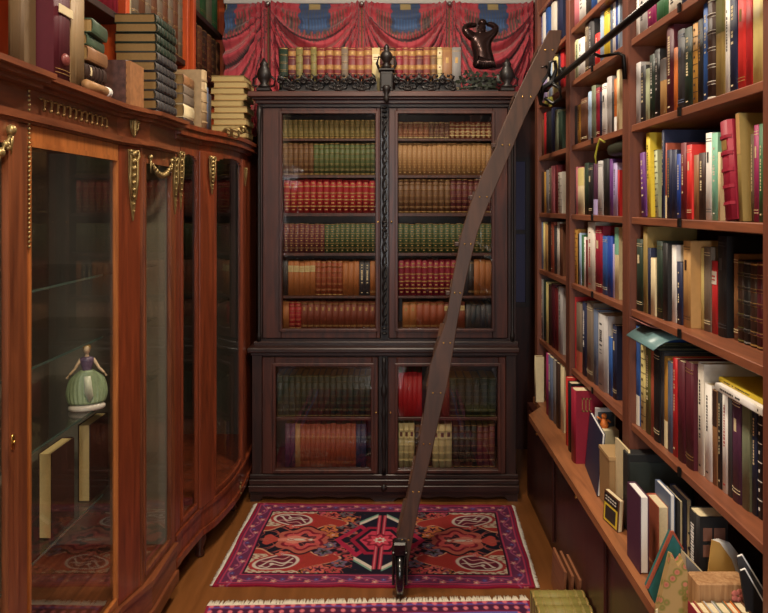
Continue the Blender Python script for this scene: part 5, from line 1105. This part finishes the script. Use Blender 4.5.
# ================================================================ CURTAIN
def curtain():
    NX, NY = 420, 110; x0, x1 = PX(227, 4.60), PX(536, 4.60); ztop = PZ(3, 4.60)
    s = np.linspace(0, 1, NX+1); S, T = np.meshgrid(s, np.linspace(0, 1, NY+1)); U = 227+S*309                 # U in photo columns only to space the pins
    pins = np.array([176., 269., 362., 449., 535.]); pw = np.diff(pins)
    k = np.clip(np.searchsorted(pins, U, 'right')-1, 0, 3); t = (U-pins[k])/pw[k]
    drop = (.62+.26*np.clip((268-U)/12, 0, 1)+.0*U+.012*np.sin(S*60))*T                                                         # metres below the top edge
    cat = 4*t*(1-t)                                                      # 0 at the pins, 1 mid-swag
    c = drop/(.10+.62*cat+.0)                                             # swag coordinate radiating from the pins
    tail = np.exp(-(np.minimum(t, 1-t)*pw[k]/9)**2)
    y = .022*np.sin(c*46+1.5*np.sin(t*5+k))*np.clip((c-.2)*5, 0, 1)*(1-tail)*np.clip(1.6-c, 0, 1)+.030*np.sin(c*15+.8*np.sin(t*7+k))*np.clip(c*1.2, 0, 1)*(1-tail)+.020*np.sin(c*31+2*t)*(1-tail)+.030*np.sin(np.minimum(t, 1-t)*pw[k]*1.1)*np.exp(-(np.minimum(t, 1-t)*pw[k]/14)**2)
    y -= .05*np.sin(np.clip(c, 0, 1)*pi)*cat
    z = ztop-drop-.02*cat
    z[0] = ztop-.015*cat[0]
    X = x0+(x1-x0)*S; Y = 4.60+y-.045
    n = (NX+1)*(NY+1); co = np.stack([X, Y, z], -1).reshape(-1, 3); idx = np.arange(n).reshape(NY+1, NX+1)
    f = np.stack([idx[:-1, :-1], idx[1:, :-1], idx[1:, 1:], idx[:-1, 1:]], -1).reshape(-1, 4)
    me = bpy.data.meshes.new('curtain'); me.from_pydata(co.tolist(), [], f.tolist()); me.polygons.foreach_set('use_smooth', [True]*len(me.polygons))
    col = np.zeros((n, 3)); tt, cc, kk = t.ravel(), c.ravel(), k.ravel(); dd = drop.ravel()
    col[:] = (200, 80, 90); 
    def put(mask, colr): 
        nonlocal col; m_ = mask[:, None].astype(float); col = col*(1-m_)+np.array(colr, float)*m_
    put((np.sin(tt*60+cc*6) > .75), (184, 66, 78))
    hw = .16+.012*np.sin(cc*60)
    band = np.abs(tt-.5)
    put((band < hw+.17) & (cc > .10) & (cc < .34-.2*(band-hw)) & (np.sin(tt*190) > .0), (120, 92, 84)); put((band < hw+.13) & (cc > .16) & (cc < .31) & (np.sin(tt*190) < -.6), (84, 72, 74))
    put((band < hw) & (cc < .27+.02*np.sin(tt*90)), (64, 88, 130)); put((band < hw*.8) & (cc > .15) & (cc < .24), (84, 116, 164)); put((band < hw) & (cc < .27) & (np.sin(tt*190) > .7), (84, 92, 104)); put((band < .06) & (cc < .05), (180, 160, 110))
    put((cc > .335) & (cc < .36), (70, 44, 48)); put((cc > .43) & (cc < .455), (176, 120, 116)); put((cc > .56) & (cc < .60), (64, 46, 48)); put((cc > .80) & (cc < .84), (74, 58, 50)); put((cc > 1.2) & (cc < 1.28), (60, 42, 44)); put((cc > 1.6) & (cc < 1.7), (180, 124, 116))
    tl = (np.minimum(tt, 1-tt)*pw[kk]); put((tl < .8) & (dd > .04), (112, 96, 66)); put((tl > 2.6) & (tl < 3.6) & (dd > .05), (120, 44, 52))
    col = np.where(col <= 10.31, col/255/12.92, ((col/255+.055)/1.055)**2.4)
    a = me.color_attributes.new('Col', 'FLOAT_COLOR', 'POINT'); a.data.foreach_set('color', np.hstack([col, np.ones((n, 1))]).ravel().astype(np.float32))
    m_ = attrmat('ikat_cloth', .55, .3); m_.node_tree.nodes['Principled BSDF'].inputs['Sheen Weight'].default_value = .3; me.materials.append(m_)
    o = bpy.data.objects.new('curtain', me); C.objects.link(o); md = o.modifiers.new('s', 'SOLIDIFY'); md.thickness = .002
    tag(o, 'red and blue patterned cloth draped in swags across the end wall', 'curtain')
    for i, p in enumerate(pins[1:]):
        x = x0+(x1-x0)*(min(p, 534.5)-227)/309; MB().ball((x, 4.545, ztop-.02), .016).build('curtain_pin', M['silver'], o)
curtain()
# ================================================================ BRONZE TORSO, FOLIAGE, SIDE THINGS ON THE BOOKCASE
by = 4.10; bxx = PX(483, by); zb_ = PZ(93, YU)
st = thing('sculpture', (bxx, by, zb_), 'dark bronze torso of a woman with arms raised behind her head on the bookcase', 'sculpture')
MB().lathe([(.075, .001), (.085, .012), (.085, .03), (.06, .045), (.055, .075), (.075, .085), (.07, .10)], (bxx, by, zb_), 24, 1.2, .9).build('plinth', M['ebony'], st)
def skinned(nm, verts, edges, radii, mat, par, sub=2):
    me = bpy.data.meshes.new(nm); me.from_pydata([Vector(v)-(par.location) for v in verts], edges, []); me.materials.append(mat)
    o = bpy.data.objects.new(nm, me); C.objects.link(o); o.parent = par
    sk = o.modifiers.new('skin', 'SKIN'); me.skin_vertices[0].data
    for i, r in enumerate(radii): me.skin_vertices[0].data[i].radius = r if isinstance(r, tuple) else (r, r)
    me.skin_vertices[0].data[0].use_root = True; sk.use_smooth_shade = True
    s2 = o.modifiers.new('sub', 'SUBSURF'); s2.levels = sub; s2.render_levels = sub; return o
def Q(u, v, y=by): return P(u, v, y)
V = [Q(484, 70), Q(484, 62), Q(483, 54), Q(481.5, 45), Q(480.5, 38), Q(481, 33), Q(482, 28.5), Q(482.5, 23.5),
     Q(473, 36.5), Q(466, 33, by-.02), Q(464, 28, by-.01), Q(470, 25, by+.02), Q(477, 25, by+.03),
     Q(488, 36), Q(494, 33, by-.01), Q(497, 28, by), Q(491, 24, by+.02), Q(486, 24.5, by+.03)]
E = [(0, 1), (1, 2), (2, 3), (3, 4), (4, 5), (5, 6), (6, 7), (4, 8), (8, 9), (9, 10), (10, 11), (11, 12), (4, 13), (13, 14), (14, 15), (15, 16), (16, 17)]
R = [(.074, .056), (.072, .056), (.060, .048), (.066, .050), (.060, .044), .022, .028, .020, .032, .026, .021, .018, .015, .032, .026, .021, .018, .015]
skinned('body', V, E, R, M['bronze'], st)
m = MB(); m.ball(Q(482.5, 22.5)+Vector((0, .006, 0)), .027, 1, 1, .85, 14); m.ball(Q(483, 25)+Vector((0, .03, -.01)), .018); m.build('hair', M['bronze'], st)
m = MB()
for k in range(9):
    a = k*.7; m.tube([Q(478+k*1.3, 58+k*.5)+Vector((0, -.05, 0)), Q(476+k*2.0, 64)+Vector((0, -.062, -.002)), Q(474+k*2.5, 70+.6*sin(a))+Vector((0, -.055, 0))], [.006, .009, .007], 6)
m.build('drapery', M['bronze'], st)
# leaf garland at the right of the cresting
rg_ = random.Random(4); m = MB()
for k in range(95):
    c = Vector((rg_.uniform(PX(459, 3.98), PX(500, 3.98)), 3.962+rg_.uniform(-.016, .016), zb_+.008+abs(rg_.gauss(.05, .025)))); c.z = min(c.z, zb_+.11)
    a = rg_.uniform(0, 2*pi); d = Vector((cos(a), rg_.uniform(-.5, .2), sin(a)*.6)).normalized()*rg_.uniform(.02, .035); w_ = d.cross(Vector((0, 1, .2))).normalized()*.009
    if c.z+d.z < zb_+.004: d.z = abs(d.z)
    if c.z+d.z*.5-w_.z < zb_: continue
    m.ext([c, c+d*.5+w_, c+d, c+d*.5-w_], (0, .0015, 0))
m.tube([(PX(459, 3.98), 3.963, zb_+.018), (PX(480, 3.98), 3.96, zb_+.035), (PX(497, 3.98), 3.963, zb_+.018)], .006, 6)
o = m.build('leaf_garland', M['leaf']); tag(o, 'dark leafy garland lying along the right end of the bookcase cresting', 'garland')
